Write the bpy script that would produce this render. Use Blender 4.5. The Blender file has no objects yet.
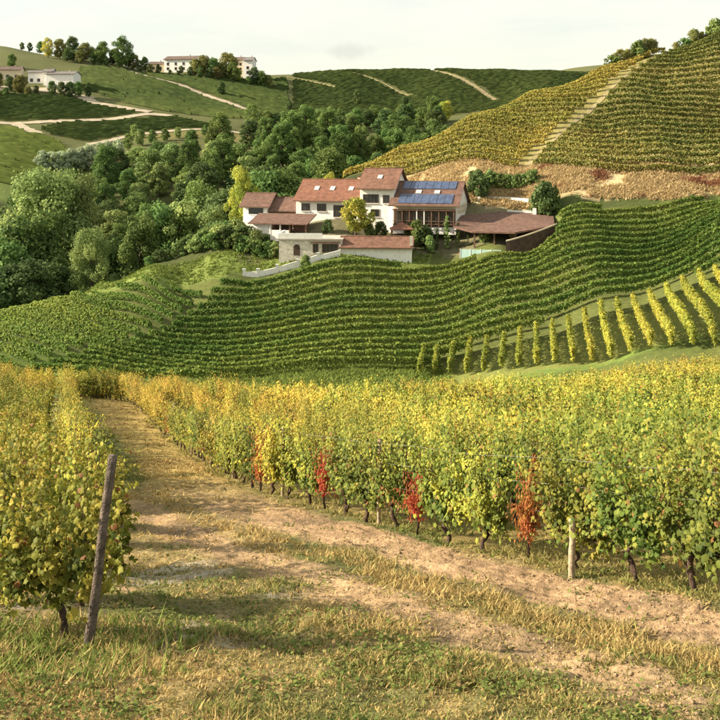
import bpy, bmesh, math, random
import numpy as np
from math import radians, sin, cos, pi
from mathutils import Vector, Matrix

random.seed(7)
RNG = np.random.default_rng(11)
SC = bpy.context.scene
COL = SC.collection

# ------------------------------------------------------------------ camera
FPX = 1000.0          # focal length in photo pixels (720 px wide frame)
HORIZON = 150.0       # photo row of the eye level
cam = bpy.data.cameras.new('camera')
cam.sensor_width = 36.0
cam.lens = 36.0 * FPX / 720.0
cam.shift_y = -(360.0 - HORIZON) / 720.0
cam.clip_start = 0.1
cam.clip_end = 20000.0
cam_ob = bpy.data.objects.new('camera', cam)
cam_ob.rotation_euler = (radians(90), 0, 0)
COL.objects.link(cam_ob)
SC.camera = cam_ob

# ------------------------------------------------------------------ sky and sun
SUN_EL = radians(25.0)
SUN_AZ = radians(-90.0)        # clockwise from +Y (view direction): the sun stands to the left
world = bpy.data.worlds.new('World')
SC.world = world
world.use_nodes = True
wn, wl = world.node_tree.nodes, world.node_tree.links
wn.clear()
w_out = wn.new('ShaderNodeOutputWorld')
w_bg = wn.new('ShaderNodeBackground')
w_sky = wn.new('ShaderNodeTexSky')
w_sky.sky_type = 'NISHITA'
w_sky.sun_disc = False
w_sky.sun_elevation = SUN_EL
w_sky.sun_rotation = SUN_AZ
w_sky.altitude = 300
w_sky.air_density = 1.0
w_sky.dust_density = 3.0
w_sky.ozone_density = 1.0
w_bg.inputs['Strength'].default_value = 0.08
# thin high cloud, everywhere the same kind, over the physical sky
w_tc = wn.new('ShaderNodeTexCoord')
w_map = wn.new('ShaderNodeMapping')
w_map.inputs['Scale'].default_value = (2.2, 2.2, 11.0)
w_noise = wn.new('ShaderNodeTexNoise')
w_noise.inputs['Scale'].default_value = 2.2
w_noise.inputs['Detail'].default_value = 7
w_noise.inputs['Roughness'].default_value = 0.55
w_ramp = wn.new('ShaderNodeValToRGB')
w_ramp.color_ramp.elements[0].position = 0.40
w_ramp.color_ramp.elements[0].color = (0.55, 0.55, 0.55, 1)
w_ramp.color_ramp.elements[1].position = 0.72
w_ramp.color_ramp.elements[1].color = (0.80, 0.80, 0.80, 1)
w_mix = wn.new('ShaderNodeMix')
w_mix.data_type = 'RGBA'
w_mix.inputs[7].default_value = (5.9, 5.65, 4.6, 1)
wl.new(w_tc.outputs['Generated'], w_map.inputs['Vector'])
wl.new(w_map.outputs['Vector'], w_noise.inputs['Vector'])
wl.new(w_noise.outputs['Fac'], w_ramp.inputs['Fac'])
wl.new(w_ramp.outputs['Color'], w_mix.inputs[0])
wl.new(w_sky.outputs['Color'], w_mix.inputs[6])
# one small grey cloud above the far ridge
w_sub = wn.new('ShaderNodeVectorMath'); w_sub.operation = 'SUBTRACT'; w_sub.inputs[1].default_value = (-0.010, 1.0, 0.098)
w_scl = wn.new('ShaderNodeVectorMath'); w_scl.operation = 'MULTIPLY'; w_scl.inputs[1].default_value = (1 / .026, 3.0, 1 / .0085)
w_len = wn.new('ShaderNodeVectorMath'); w_len.operation = 'LENGTH'
w_n2 = wn.new('ShaderNodeTexNoise'); w_n2.inputs['Scale'].default_value = 75; w_n2.inputs['Detail'].default_value = 5
w_add = wn.new('ShaderNodeMath'); w_add.operation = 'MULTIPLY_ADD'; w_add.inputs[1].default_value = 1.6
w_mr = wn.new('ShaderNodeMapRange'); w_mr.inputs['From Min'].default_value = 1.95; w_mr.inputs['From Max'].default_value = 1.15
w_mr.inputs['To Max'].default_value = .42
w_mix2 = wn.new('ShaderNodeMix'); w_mix2.data_type = 'RGBA'; w_mix2.inputs[7].default_value = (3.2, 3.3, 3.0, 1)
wl.new(w_tc.outputs['Generated'], w_sub.inputs[0]); wl.new(w_sub.outputs[0], w_scl.inputs[0]); wl.new(w_scl.outputs[0], w_len.inputs[0])
wl.new(w_tc.outputs['Generated'], w_n2.inputs['Vector']); wl.new(w_n2.outputs['Fac'], w_add.inputs[0]); wl.new(w_len.outputs['Value'], w_add.inputs[2])
wl.new(w_add.outputs[0], w_mr.inputs['Value']); wl.new(w_mr.outputs['Result'], w_mix2.inputs[0])
wl.new(w_mix.outputs[2], w_mix2.inputs[6])
wl.new(w_mix2.outputs[2], w_bg.inputs['Color'])
wl.new(w_bg.outputs['Background'], w_out.inputs['Surface'])

sun = bpy.data.lights.new('sun', 'SUN')
sun.energy = 5.0
sun.angle = radians(0.6)
sun.color = (1.0, 0.85, 0.64)
sun_ob = bpy.data.objects.new('sun', sun)
to_sun = Vector((sin(SUN_AZ) * cos(SUN_EL), cos(SUN_AZ) * cos(SUN_EL), sin(SUN_EL)))
sun_ob.rotation_euler = to_sun.to_track_quat('Z', 'Y').to_euler()
COL.objects.link(sun_ob)

SC.view_settings.view_transform = 'Standard'
SC.view_settings.look = 'None'
SC.view_settings.gamma = 1.0
SC.view_settings.exposure = 1.38
SC.render.engine = 'CYCLES'
SC.cycles.max_bounces = 6
SC.cycles.diffuse_bounces = 3
SC.cycles.glossy_bounces = 2
SC.cycles.transmission_bounces = 4
SC.cycles.transparent_max_bounces = 4

# ------------------------------------------------------------------ noise
def _hash(ix, iy, seed):
    h = (ix.astype(np.int64) * 374761393 + iy.astype(np.int64) * 668265263 + seed * 1442695041) & 0x7fffffff
    h = ((h ^ (h >> 13)) * 1274126177) & 0x7fffffff
    h = (h ^ (h >> 16)) & 0xffffff
    return h / float(0xffffff)

def vnoise(x, y, seed=0):
    x = np.asarray(x, float); y = np.asarray(y, float)
    ix = np.floor(x); iy = np.floor(y)
    fx = x - ix; fy = y - iy
    fx = fx * fx * (3 - 2 * fx); fy = fy * fy * (3 - 2 * fy)
    a = _hash(ix, iy, seed); b = _hash(ix + 1, iy, seed)
    c = _hash(ix, iy + 1, seed); d = _hash(ix + 1, iy + 1, seed)
    return (a * (1 - fx) + b * fx) * (1 - fy) + (c * (1 - fx) + d * fx) * fy

def fbm(x, y, seed=0, octaves=4, gain=0.5):
    s = 0; a = 1; t = 0
    for i in range(octaves):
        s = s + a * vnoise(x * 2 ** i + 17.3 * i, y * 2 ** i - 9.1 * i, seed + i)
        t += a; a *= gain
    return s / t

def sstep(a, b, x):
    t = np.clip((np.asarray(x, float) - a) / (b - a), 0, 1)
    return t * t * (3 - 2 * t)

# ------------------------------------------------------------------ terrain shape
def G(px, py, d):            # a point of the ground: bearing, drop below eye level, distance
    return ((px - 360) / FPX * d, d, -(py - HORIZON) / FPX * d)

def P(px, d, z):
    return ((px - 360) / FPX * d, d, z)

CP = []
# near slope under the camera
for x in (-30, -15, 0, 15, 30):
    CP += [(x, 0, -2.8), (x * .5, 8.3, -4.74)]
for px in (-150, 40, 200, 360, 520, 700, 870):
    for d, z in ((10.5, -5.25), (13, -5.85), (17, -6.8), (19.4, -7.4), (28, -9.4), (38, -11.8)):
        CP.append(P(px, d, z))
for px, z52, z62 in ((-150, -14.2, -15.8), (0, -14.2, -15.6), (100, -14.2, -15.5), (200, -14.4, -15.8),
                     (300, -14.5, -16.2), (400, -14.4, -16.0), (500, -14.3, -15.8), (600, -14.2, -15.7),
                     (720, -14.0, -15.4), (870, -13.8, -15.0)):
    CP += [P(px, 52, z52), P(px, 62, z62)]
# crest of the near field
CREST = ((-150, 345, 77), (0, 358, 75), (100, 370, 72), (200, 378, 70), (300, 383, 68), (400, 381, 68),
         (500, 375, 70), (600, 362, 74), (720, 350, 80), (870, 335, 84))
for px, py, d in CREST:
    CP.append(P(px, d, -(py - HORIZON) / FPX * d - 2.3))
for px in (-150, 0, 100, 200, 300, 400):
    CP.append(P(px, 88, -22.6))
CP += [P(500, 88, -21.6), P(600, 90, -20.4), P(720, 88, -18.6), P(870, 90, -16.0)]
# foot of the slope opposite, the terrace of yellow rows
CP += [G(-150, 350, 104), G(0, 358, 105), G(100, 366, 106), G(250, 379, 108), G(400, 377, 108), G(440, 377, 108),
       P(500, 104, -22.7), P(500, 115, -22.9), P(560, 101, -21.2), P(560, 117, -21.4), P(640, 97, -18.9),
       P(640, 119, -18.6), P(720, 93, -16.8), P(720, 120, -15.2), P(870, 95, -13.0), P(870, 120, -11)]
# villa slope
CP += [G(0, 319, 132), G(40, 309, 136), G(75, 299, 140), G(-150, 324, 128), G(100, 297, 142), G(180, 291, 145), G(250, 285, 145), G(400, 269, 147),
       G(100, 338, 122), G(250, 336, 126), G(400, 322, 128),
       G(500, 248, 150), G(500, 297, 130), G(550, 237, 150), G(600, 226, 150), G(600, 274, 131), G(720, 212, 150), G(720, 245, 130), G(870, 200, 148)]
# grass terrace, knoll and villa yard
CP += [G(100, 283, 147), G(150, 269, 150), G(240, 263, 151), G(150, 266, 157), G(190, 250, 162), G(230, 236, 164),
       G(300, 259, 151), G(410, 258, 151), G(300, 228, 163), G(400, 228, 163), G(460, 246, 155), G(540, 243, 157),
       P(300, 176, -12.9), P(400, 174, -11.5)]
# bank of straw, right hill
CP += [G(480, 206, 166), G(540, 206, 163), G(600, 205, 160), G(660, 205, 159), G(720, 204, 158), G(870, 200, 158),
       G(420, 192, 178), G(480, 172, 176), G(540, 171, 173), G(600, 171, 170), G(660, 170, 169), G(720, 169, 168), G(870, 165, 166),
       G(340, 182, 192), G(400, 152, 200), G(470, 122, 208), G(530, 97, 214), G(600, 73, 222), G(650, 55, 228), G(720, 38, 234), G(870, 10, 240),
       G(600, 125, 193), G(720, 108, 198), G(530, 135, 193), G(660, 90, 207), G(870, 90, 200)]
CP += [P(420, 240, -16), P(500, 250, -8), P(600, 262, 2), P(720, 280, 10), P(870, 290, 20),
       P(400, 300, -28), P(500, 310, -22), P(600, 330, -10), P(720, 350, 0), P(870, 360, 10)]
# valley of the wood and the far side
CP += [P(-150, 150, -30), P(-150, 215, -44), P(-150, 300, -26), P(-150, 390, 2), P(-150, 500, 28), P(-150, 640, 66), P(-150, 780, 50)]
CP += [P(0, 145, -26), P(0, 170, -38), P(0, 215, -44), P(0, 260, -37), P(0, 300, -27), P(0, 340, -13), G(0, 148, 390), G(0, 128, 440),
       G(0, 100, 500), G(0, 80, 535), G(0, 46, 640), P(0, 780, 45)]
CP += [P(100, 160, -28), P(100, 190, -40), P(100, 240, -42), P(100, 290, -34), P(100, 340, -20), G(100, 160, 400), G(100, 132, 450),
       G(100, 106, 500), G(100, 79, 555), G(100, 60, 640), P(100, 690, 58), P(100, 800, 40)]
CP += [P(200, 185, -24), P(200, 220, -38), P(200, 270, -37), P(200, 330, -20), P(200, 380, -8), G(200, 136, 440),
       G(200, 116, 500), G(200, 95, 560), G(200, 71, 625), P(200, 680, 48), P(200, 800, 30)]
CP += [P(300, 215, -30), P(300, 260, -35), P(300, 330, -22), P(300, 400, -2), G(300, 140, 450), G(300, 122, 520), G(300, 95, 600),
       P(300, 780, 44), P(300, 900, 20)]
CP += [P(400, 380, -14), P(400, 450, 2), G(400, 119, 520), G(400, 94, 600), P(400, 790, 44), P(400, 900, 20)]
CP += [P(500, 400, -6), G(500, 116, 520), G(500, 94, 600), P(500, 800, 44), P(600, 450, 6), G(600, 92, 600),
       P(600, 800, 44), P(720, 500, 14), P(720, 700, 52), P(870, 600, 40), P(870, 800, 44)]
for px in (-150, 200, 400):
    CP += [P(px, 1200, 20), P(px, 2500, 0)]
CP += [G(560, 71, 1200), G(620, 64, 1200), P(720, 1200, 110), P(870, 1200, 100), P(600, 2500, 0), P(870, 2500, 0)]
for px, py in ((255, 77), (285, 75), (320, 73), (350, 71.5), (400, 70.5), (450, 70.5), (500, 71), (550, 72.5), (600, 74), (660, 75)):
    CP.append(G(px, py, 700))
CP = np.array(CP, float)

S0 = 20.0
def _warp(X, Y):
    r = np.maximum(Y, 0) + S0
    return 3.2 * X / r, np.log(r), r
_cu, _cv, _cr = _warp(CP[:, 0], CP[:, 1])
def _phi(r2):
    return 0.5 * r2 * np.log(r2 + 1e-12)
_n = len(CP)
_K = _phi((_cu[:, None] - _cu[None]) ** 2 + (_cv[:, None] - _cv[None]) ** 2) + np.eye(_n) * 1e-5
_Pm = np.stack([np.ones(_n), _cu, _cv], 1)
_A = np.block([[_K, _Pm], [_Pm.T, np.zeros((3, 3))]])
_W = np.linalg.solve(_A, np.concatenate([CP[:, 2] / _cr, np.zeros(3)]))

def H0(X, Y):
    X = np.atleast_1d(np.asarray(X, float)); Y = np.atleast_1d(np.asarray(Y, float))
    shp = X.shape
    u, v, r = _warp(X.ravel(), Y.ravel())
    out = np.empty(u.shape)
    for i in range(0, len(u), 40000):
        s = slice(i, i + 40000)
        k = _phi((u[s, None] - _cu[None]) ** 2 + (v[s, None] - _cv[None]) ** 2)
        out[s] = k @ _W[:_n] + _W[_n] + _W[_n + 1] * u[s] + _W[_n + 2] * v[s]
    return (out * r).reshape(shp)

# ---- plan of the near field: the front row of the right-hand block, and the ends of the left-hand rows
def smooth_line(pts, step):
    pts = np.array(pts, float)
    t = np.concatenate([[0], np.cumsum(np.hypot(*np.diff(pts[:, :2], axis=0).T))])
    tt = np.arange(0, t[-1], step * .25)
    ext = np.vstack([2 * pts[0] - pts[1], pts, 2 * pts[-1] - pts[-2]])
    te = np.concatenate([[2 * t[0] - t[1]], t, [2 * t[-1] - t[-2]]])
    out = []
    for q in tt:
        i = min(max(np.searchsorted(t, q, 'right') - 1, 0), len(t) - 2)
        p0, p1, p2, p3 = ext[i], ext[i + 1], ext[i + 2], ext[i + 3]
        h = t[i + 1] - t[i]; s = (q - t[i]) / h
        m1 = (p2 - p0) / (te[i + 2] - te[i]) * h; m2 = (p3 - p1) / (te[i + 3] - te[i + 1]) * h
        out.append((2*s**3 - 3*s**2 + 1) * p1 + (s**3 - 2*s**2 + s) * m1 + (-2*s**3 + 3*s**2) * p2 + (s**3 - s**2) * m2)
    return resample(np.array(out), step)

def resample(line, step):
    t = np.concatenate([[0], np.cumsum(np.hypot(*np.diff(line[:, :2], axis=0).T))])
    tt = np.arange(0, t[-1], step)
    return np.stack([np.interp(tt, t, line[:, k]) for k in range(line.shape[1])], 1)

FRONT = smooth_line([(11.5, 2.5), (9.0, 6.0), (6.9, 9.3), (4.75, 12.9), (2.15, 17.0), (0.75, 19.6), (-3.1, 28), (-6.0, 38), (-10.0, 50), (-14.2, 62), (-17.6, 72), (-20, 79)], 0.5)
def line_normals(l):
    d = np.gradient(l[:, :2], axis=0)
    d /= np.linalg.norm(d, axis=1)[:, None]
    return d, np.stack([d[:, 1], -d[:, 0]], 1)       # tangent, right-hand normal
LEFT_A = np.array((-2.75, 10.6)); LEFT_B = np.array((-18.2, 62.0))

def front_dist(X, Y):                     # signed distance to the front row, positive on the path's side
    shp = X.shape; x = X.ravel(); y = Y.ravel()
    best = np.full(x.shape, 1e9); sgn = np.ones(x.shape)
    a = FRONT[::3, :2]
    for p, q in zip(a[:-1], a[1:]):
        e = q - p; L2 = e @ e
        t = np.clip(((x - p[0]) * e[0] + (y - p[1]) * e[1]) / L2, 0, 1)
        dx = x - p[0] - t * e[0]; dy = y - p[1] - t * e[1]
        dd = dx * dx + dy * dy
        m = dd < best
        best = np.where(m, dd, best)
        sgn = np.where(m, np.sign(e[0] * dy - e[1] * dx), sgn)
    return (np.sqrt(best) * sgn).reshape(shp)

def micro(X, Y, s=None):
    """clods, ruts and furrows of the track in front"""
    fade = 1 - sstep(26, 60, Y)
    n = (fbm(X * 1.3, Y * 1.3, 3, 3) - .5) * .16 + (fbm(X * 6, Y * 6, 5, 3) - .5) * .07
    if s is None:
        s = front_dist(X, Y)
    dirt = sstep(.35, .8, s) * (1 - sstep(2.1, 2.6, s)) + .8 * sstep(3.2, 3.5, s) * (1 - sstep(4.2, 4.6, s))
    clod = np.abs(fbm(X * 9 + 3, Y * 9, 21, 3) - .5)
    furrow = np.sin(s * 30 + (X - Y) * 10 + (vnoise(X * 1.3, Y * 1.3, 9) - .5) * 14) * .017 * (.4 + vnoise(X * .9, Y * .9, 12))
    rut = -.06 * np.exp(-((s - 3.8) / .35) ** 2) - .07 * np.exp(-((s - 5.7) / .4) ** 2)
    n = n + dirt * (clod * .10 + furrow) + rut
    return n * fade * (1 - sstep(12, 30, np.abs(X)))

def H(X, Y):
    X = np.atleast_1d(np.asarray(X, float)); Y = np.atleast_1d(np.asarray(Y, float))
    return H0(X, Y) + micro(X, Y)
def h1(x, y):
    return float(H(np.array([x]), np.array([y]))[0])
def at(px, d):
    x = (px - 360) / FPX * d
    return Vector((x, d, h1(x, d)))

# ------------------------------------------------------------------ mesh helpers
def link(o, parent=None):
    COL.objects.link(o)
    if parent is not None:
        o.parent = parent
    return o

def np_mesh(name, v, f, col=None, smooth=False):
    me = bpy.data.meshes.new(name)
    v = np.ascontiguousarray(v, np.float32); f = np.ascontiguousarray(f, np.int32)
    k = f.shape[1]
    me.vertices.add(len(v)); me.vertices.foreach_set('co', v.ravel())
    me.loops.add(f.size); me.loops.foreach_set('vertex_index', f.ravel())
    me.polygons.add(len(f)); me.polygons.foreach_set('loop_start', np.arange(0, f.size, k, dtype=np.int32))
    if smooth:
        me.polygons.foreach_set('use_smooth', np.ones(len(f), bool))
    if col is not None:
        a = me.color_attributes.new('Col', 'FLOAT_COLOR', 'POINT')
        c = np.ones((len(v), 4), np.float32); c[:, :3] = col
        a.data.foreach_set('color', c.ravel())
    me.update(calc_edges=True)
    return me

def obj(name, me, m=None, parent=None):
    o = bpy.data.objects.new(name, me)
    if m is not None and not me.materials:
        me.materials.append(m)
    return link(o, parent)

def tag(o, label, cat, group=None):
    o['label'] = label; o['category'] = cat
    if group:
        o['group'] = group
    return o

def thing(name, label, cat, loc=(0, 0, 0), rotz=0, group=None):
    o = bpy.data.objects.new(name, None)
    o.location = loc; o.rotation_euler = (0, 0, rotz); o.empty_display_size = .3
    link(o)
    return tag(o, label, cat, group)

class MB:
    """collects faces of any size for one mesh part"""
    def __init__(s): s.v = []; s.f = []
    def add(s, v, f):
        b = len(s.v); s.v += [tuple(p) for p in v]; s.f += [tuple(i + b for i in q) for q in f]; return s
    def box(s, x0, x1, y0, y1, z0, z1):
        return s.add([(x0,y0,z0),(x1,y0,z0),(x1,y1,z0),(x0,y1,z0),(x0,y0,z1),(x1,y0,z1),(x1,y1,z1),(x0,y1,z1)],
                     [(3,2,1,0),(4,5,6,7),(0,1,5,4),(1,2,6,5),(2,3,7,6),(3,0,4,7)])
    def prism(s, poly, axis, a, b):
        """poly: 2D outline; axis 'x': outline in (y,z) swept along x from a to b; 'y': outline in (x,z); 'z': outline in (x,y)"""
        n = len(poly)
        def q(p, t): return {'x': (t, p[0], p[1]), 'y': (p[0], t, p[1]), 'z': (p[0], p[1], t)}[axis]
        v = [q(p, a) for p in poly] + [q(p, b) for p in poly]
        return s.add(v, [tuple(range(n))[::-1], tuple(range(n, 2*n))] + [(i, (i+1) % n, n + (i+1) % n, n + i) for i in range(n)])
    def tube(s, pts, radii, sides=6, cap=True):
        pts = [Vector(p) for p in pts]; rings = []
        for i, p in enumerate(pts):
            d = (pts[min(i+1, len(pts)-1)] - pts[max(i-1, 0)]).normalized()
            u = d.cross(Vector((0, 0, 1)) if abs(d.z) < .9 else Vector((1, 0, 0))).normalized(); w = d.cross(u)
            rings.append([p + (u * cos(2*pi*k/sides) + w * sin(2*pi*k/sides)) * radii[i] for k in range(sides)])
        v = [q for r in rings for q in r]; f = []
        for i in range(len(pts) - 1):
            for k in range(sides):
                a = i*sides + k; b = i*sides + (k+1) % sides
                f.append((a, b, b + sides, a + sides))
        if cap:
            f.append(tuple(range(sides))[::-1]); f.append(tuple(range(len(v) - sides, len(v))))
        return s.add(v, f)
    def mesh(s, name, smooth=False):
        me = bpy.data.meshes.new(name); me.from_pydata(s.v, [], s.f)
        bm = bmesh.new(); bm.from_mesh(me); bmesh.ops.recalc_face_normals(bm, faces=bm.faces); bm.to_mesh(me); bm.free()
        if smooth:
            me.polygons.foreach_set('use_smooth', np.ones(len(me.polygons), bool))
        me.update(); return me
    def build(s, name, m, parent=None, smooth=False):
        return obj(name, s.mesh(name, smooth), m, parent)

# ------------------------------------------------------------------ materials
def new_mat(name):
    m = bpy.data.materials.new(name); m.use_nodes = True
    nt = m.node_tree; nt.nodes.clear()
    return m, nt.nodes, nt.links

def mat(name, color, rough=.8, nscale=3.0, var=.25, bump=.0, bscale=30, spec=.3, metal=0, wave=None, stain=None):
    m, n, l = new_mat(name)
    out = n.new('ShaderNodeOutputMaterial'); b = n.new('ShaderNodeBsdfPrincipled')
    b.inputs['Roughness'].default_value = rough; b.inputs['Metallic'].default_value = metal
    b.inputs['Specular IOR Level'].default_value = spec
    tc = n.new('ShaderNodeTexCoord')
    nz = n.new('ShaderNodeTexNoise'); nz.inputs['Scale'].default_value = nscale; nz.inputs['Detail'].default_value = 6
    l.new(tc.outputs['Object'], nz.inputs['Vector'])
    r = n.new('ShaderNodeValToRGB')
    c = np.array(color)
    r.color_ramp.elements[0].position = .3; r.color_ramp.elements[1].position = .7
    r.color_ramp.elements[0].color = (*(c * (1 - var)), 1); r.color_ramp.elements[1].color = (*np.minimum(c * (1 + var), .9), 1)
    l.new(nz.outputs['Fac'], r.inputs['Fac'])
    col = r.outputs['Color']
    if stain is not None:
        n2 = n.new('ShaderNodeTexNoise'); n2.inputs['Scale'].default_value = nscale * 4; n2.inputs['Detail'].default_value = 5
        l.new(tc.outputs['Object'], n2.inputs['Vector'])
        r2 = n.new('ShaderNodeValToRGB'); r2.color_ramp.elements[0].position = .5; r2.color_ramp.elements[1].position = .75
        l.new(n2.outputs['Fac'], r2.inputs['Fac'])
        mx = n.new('ShaderNodeMix'); mx.data_type = 'RGBA'; mx.inputs[7].default_value = (*stain, 1)
        l.new(r2.outputs['Color'], mx.inputs[0]); l.new(col, mx.inputs[6]); col = mx.outputs[2]
    l.new(col, b.inputs['Base Color'])
    h = None
    if wave:                                   # rows of roof tiles: fine relief
        w = n.new('ShaderNodeTexWave'); w.bands_direction = wave[0]; w.inputs['Scale'].default_value = wave[1]
        w.inputs['Distortion'].default_value = .6
        l.new(tc.outputs['Object'], w.inputs['Vector']); h = w.outputs['Fac']
    if bump or wave:
        bn = n.new('ShaderNodeTexNoise'); bn.inputs['Scale'].default_value = bscale; bn.inputs['Detail'].default_value = 4
        l.new(tc.outputs['Object'], bn.inputs['Vector'])
        bp = n.new('ShaderNodeBump'); bp.inputs['Strength'].default_value = max(bump, .4); bp.inputs['Distance'].default_value = .05
        if h is not None:
            ad = n.new('ShaderNodeMath'); ad.operation = 'ADD'
            l.new(h, ad.inputs[0]); l.new(bn.outputs['Fac'], ad.inputs[1]); l.new(ad.outputs[0], bp.inputs['Height'])
        else:
            l.new(bn.outputs['Fac'], bp.inputs['Height'])
        l.new(bp.outputs['Normal'], b.inputs['Normal'])
    l.new(b.outputs['BSDF'], out.inputs['Surface'])
    return m

def leaf_mat(name, trans=.45, gain=1.0, obj_var=.15, rough=.55, spec=.25):
    """leaf colour from the leaf's own attribute; light shines through"""
    m, n, l = new_mat(name)
    out = n.new('ShaderNodeOutputMaterial'); b = n.new('ShaderNodeBsdfPrincipled'); t = n.new('ShaderNodeBsdfTranslucent')
    mx = n.new('ShaderNodeMixShader'); mx.inputs[0].default_value = trans
    b.inputs['Roughness'].default_value = rough; b.inputs['Specular IOR Level'].default_value = spec
    at_ = n.new('ShaderNodeAttribute'); at_.attribute_name = 'Col'
    oi = n.new('ShaderNodeObjectInfo')
    mr = n.new('ShaderNodeMapRange'); mr.inputs['To Min'].default_value = 1 - obj_var; mr.inputs['To Max'].default_value = 1 + obj_var
    l.new(oi.outputs['Random'], mr.inputs['Value'])
    hs = n.new('ShaderNodeHueSaturation'); hs.inputs['Value'].default_value = gain
    vm = n.new('ShaderNodeMath'); vm.operation = 'MULTIPLY'; vm.inputs[1].default_value = gain
    l.new(mr.outputs['Result'], vm.inputs[0]); l.new(vm.outputs[0], hs.inputs['Value'])
    hm = n.new('ShaderNodeMapRange'); hm.inputs['To Min'].default_value = .5 - obj_var * .09; hm.inputs['To Max'].default_value = .5 + obj_var * .09
    sc = n.new('ShaderNodeMath'); sc.operation = 'FRACT'; m7 = n.new('ShaderNodeMath'); m7.operation = 'MULTIPLY'; m7.inputs[1].default_value = 7.31
    l.new(oi.outputs['Random'], m7.inputs[0]); l.new(m7.outputs[0], sc.inputs[0]); l.new(sc.outputs[0], hm.inputs['Value']); l.new(hm.outputs['Result'], hs.inputs['Hue'])
    l.new(at_.outputs['Color'], hs.inputs['Color'])
    l.new(hs.outputs['Color'], b.inputs['Base Color']); l.new(hs.outputs['Color'], t.inputs['Color'])
    l.new(b.outputs['BSDF'], mx.inputs[1]); l.new(t.outputs['BSDF'], mx.inputs[2]); l.new(mx.outputs[0], out.inputs['Surface'])
    return m

def ground_mat():
    m, n, l = new_mat('ground')
    out = n.new('ShaderNodeOutputMaterial'); b = n.new('ShaderNodeBsdfPrincipled')
    b.inputs['Roughness'].default_value = .95; b.inputs['Specular IOR Level'].default_value = .1
    a = n.new('ShaderNodeAttribute'); a.attribute_name = 'Col'
    g = n.new('ShaderNodeNewGeometry')
    def noise(scale, detail=6):
        x = n.new('ShaderNodeTexNoise'); x.inputs['Scale'].default_value = scale; x.inputs['Detail'].default_value = detail
        x.inputs['Roughness'].default_value = .65
        l.new(g.outputs['Position'], x.inputs['Vector']); return x.outputs['Fac']
    def rng(v, lo, hi):
        x = n.new('ShaderNodeMapRange'); x.inputs['From Min'].default_value = .25; x.inputs['From Max'].default_value = .75
        x.inputs['To Min'].default_value = lo; x.inputs['To Max'].default_value = hi; l.new(v, x.inputs['Value']); return x.outputs['Result']
    f1 = rng(noise(14, 8), .45, 1.5); f2 = rng(noise(1.6), .66, 1.3); f3 = rng(noise(.06), .85, 1.15)
    mu = n.new('ShaderNodeMath'); mu.operation = 'MULTIPLY'; l.new(f1, mu.inputs[0]); l.new(f2, mu.inputs[1])
    mu2 = n.new('ShaderNodeMath'); mu2.operation = 'MULTIPLY'; l.new(mu.outputs[0], mu2.inputs[0]); l.new(f3, mu2.inputs[1])
    hs = n.new('ShaderNodeHueSaturation'); l.new(a.outputs['Color'], hs.inputs['Color']); l.new(mu2.outputs[0], hs.inputs['Value'])
    l.new(hs.outputs['Color'], b.inputs['Base Color'])
    bp = n.new('ShaderNodeBump'); bp.inputs['Strength'].default_value = .85; bp.inputs['Distance'].default_value = .05
    l.new(noise(22, 8), bp.inputs['Height']); l.new(bp.outputs['Normal'], b.inputs['Normal'])
    l.new(b.outputs['BSDF'], out.inputs['Surface'])
    return m

M = {}
M['ground'] = ground_mat()
M['leaf'] = leaf_mat('vine_leaf', .38, 1.0, .22, .6, .14)
M['row_leaf'] = leaf_mat('row_leaf', .35, 1.0, .10, .75, .08)
M['tree_leaf'] = leaf_mat('tree_leaf', .32, 2.05, .24, .75, .08)
M['grass'] = leaf_mat('grass_blade', .30, 1.0, .0, .8, .1)
M['bark'] = mat('vine_bark', (.085, .055, .038), .95, 14, .5, .8, 60)
M['tree_bark'] = mat('tree_bark', (.10, .08, .06), .95, 3, .4, .6, 20)
M['old_post'] = mat('weathered_post', (.13, .105, .085), .95, 9, .5, .9, 40, stain=(.07, .055, .045))
M['post'] = mat('pale_post', (.36, .28, .19), .9, 9, .3, .5, 40)
M['wire'] = mat('wire', (.35, .34, .32), .5, 5, .1, metal=.8)
M['white_wall'] = mat('white_render', (.80, .79, .75), .9, .5, .05, .15, 12, stain=(.64, .62, .55))
M['cream_wall'] = mat('cream_render', (.62, .53, .38), .9, .6, .1, .2, 12)
M['stone_wall'] = mat('stone_wall', (.56, .52, .44), .95, 2.5, .3, .7, 6)
M['brown_wall'] = mat('brown_boards', (.14, .085, .055), .85, 2, .3, .4, 10)
M['dark_wall'] = mat('dark_brown_wall', (.075, .05, .038), .85, 2, .3, .3, 10)
M['tiles'] = mat('terracotta_tiles', (.175, .09, .062), .9, 1.6, .38, .4, 8, wave=('X', 4.2), stain=(.14, .085, .065))
M['tiles_red'] = mat('red_tiles', (.195, .09, .058), .9, 1.6, .35, .4, 8, wave=('X', 4.2), stain=(.16, .085, .06))
M['tiles_brown'] = mat('brown_tiles', (.145, .085, .065), .9, 1.6, .35, .4, 8, wave=('X', 4.2), stain=(.115, .07, .055))
M['glass'] = mat('window_glass', (.025, .03, .035), .12, 2, .3, spec=.6)
M['frame'] = mat('window_frame', (.12, .08, .055), .6, 4, .2)
M['shutter'] = mat('dark_shutter', (.045, .05, .045), .6, 4, .2)
M['solar'] = mat('solar_cell', (.055, .08, .15), .22, 1.5, .3, spec=.5)
M['alu'] = mat('aluminium', (.6, .6, .6), .4, 4, .1, metal=.7)
M['skylight'] = mat('skylight_glass', (.42, .45, .46), .2, 3, .1, spec=.6)
M['white_trim'] = mat('white_trim', (.72, .71, .68), .7, 3, .06)
M['paving'] = mat('terrace_paving', (.42, .39, .34), .9, 1, .15, .2, 10)
M['track'] = mat('dirt_track', (.36, .31, .23), .95, .25, .22, .5, 3)
M['track_straw'] = mat('straw_track', (.25, .21, .105), .95, .3, .25, .5, 3)
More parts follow.
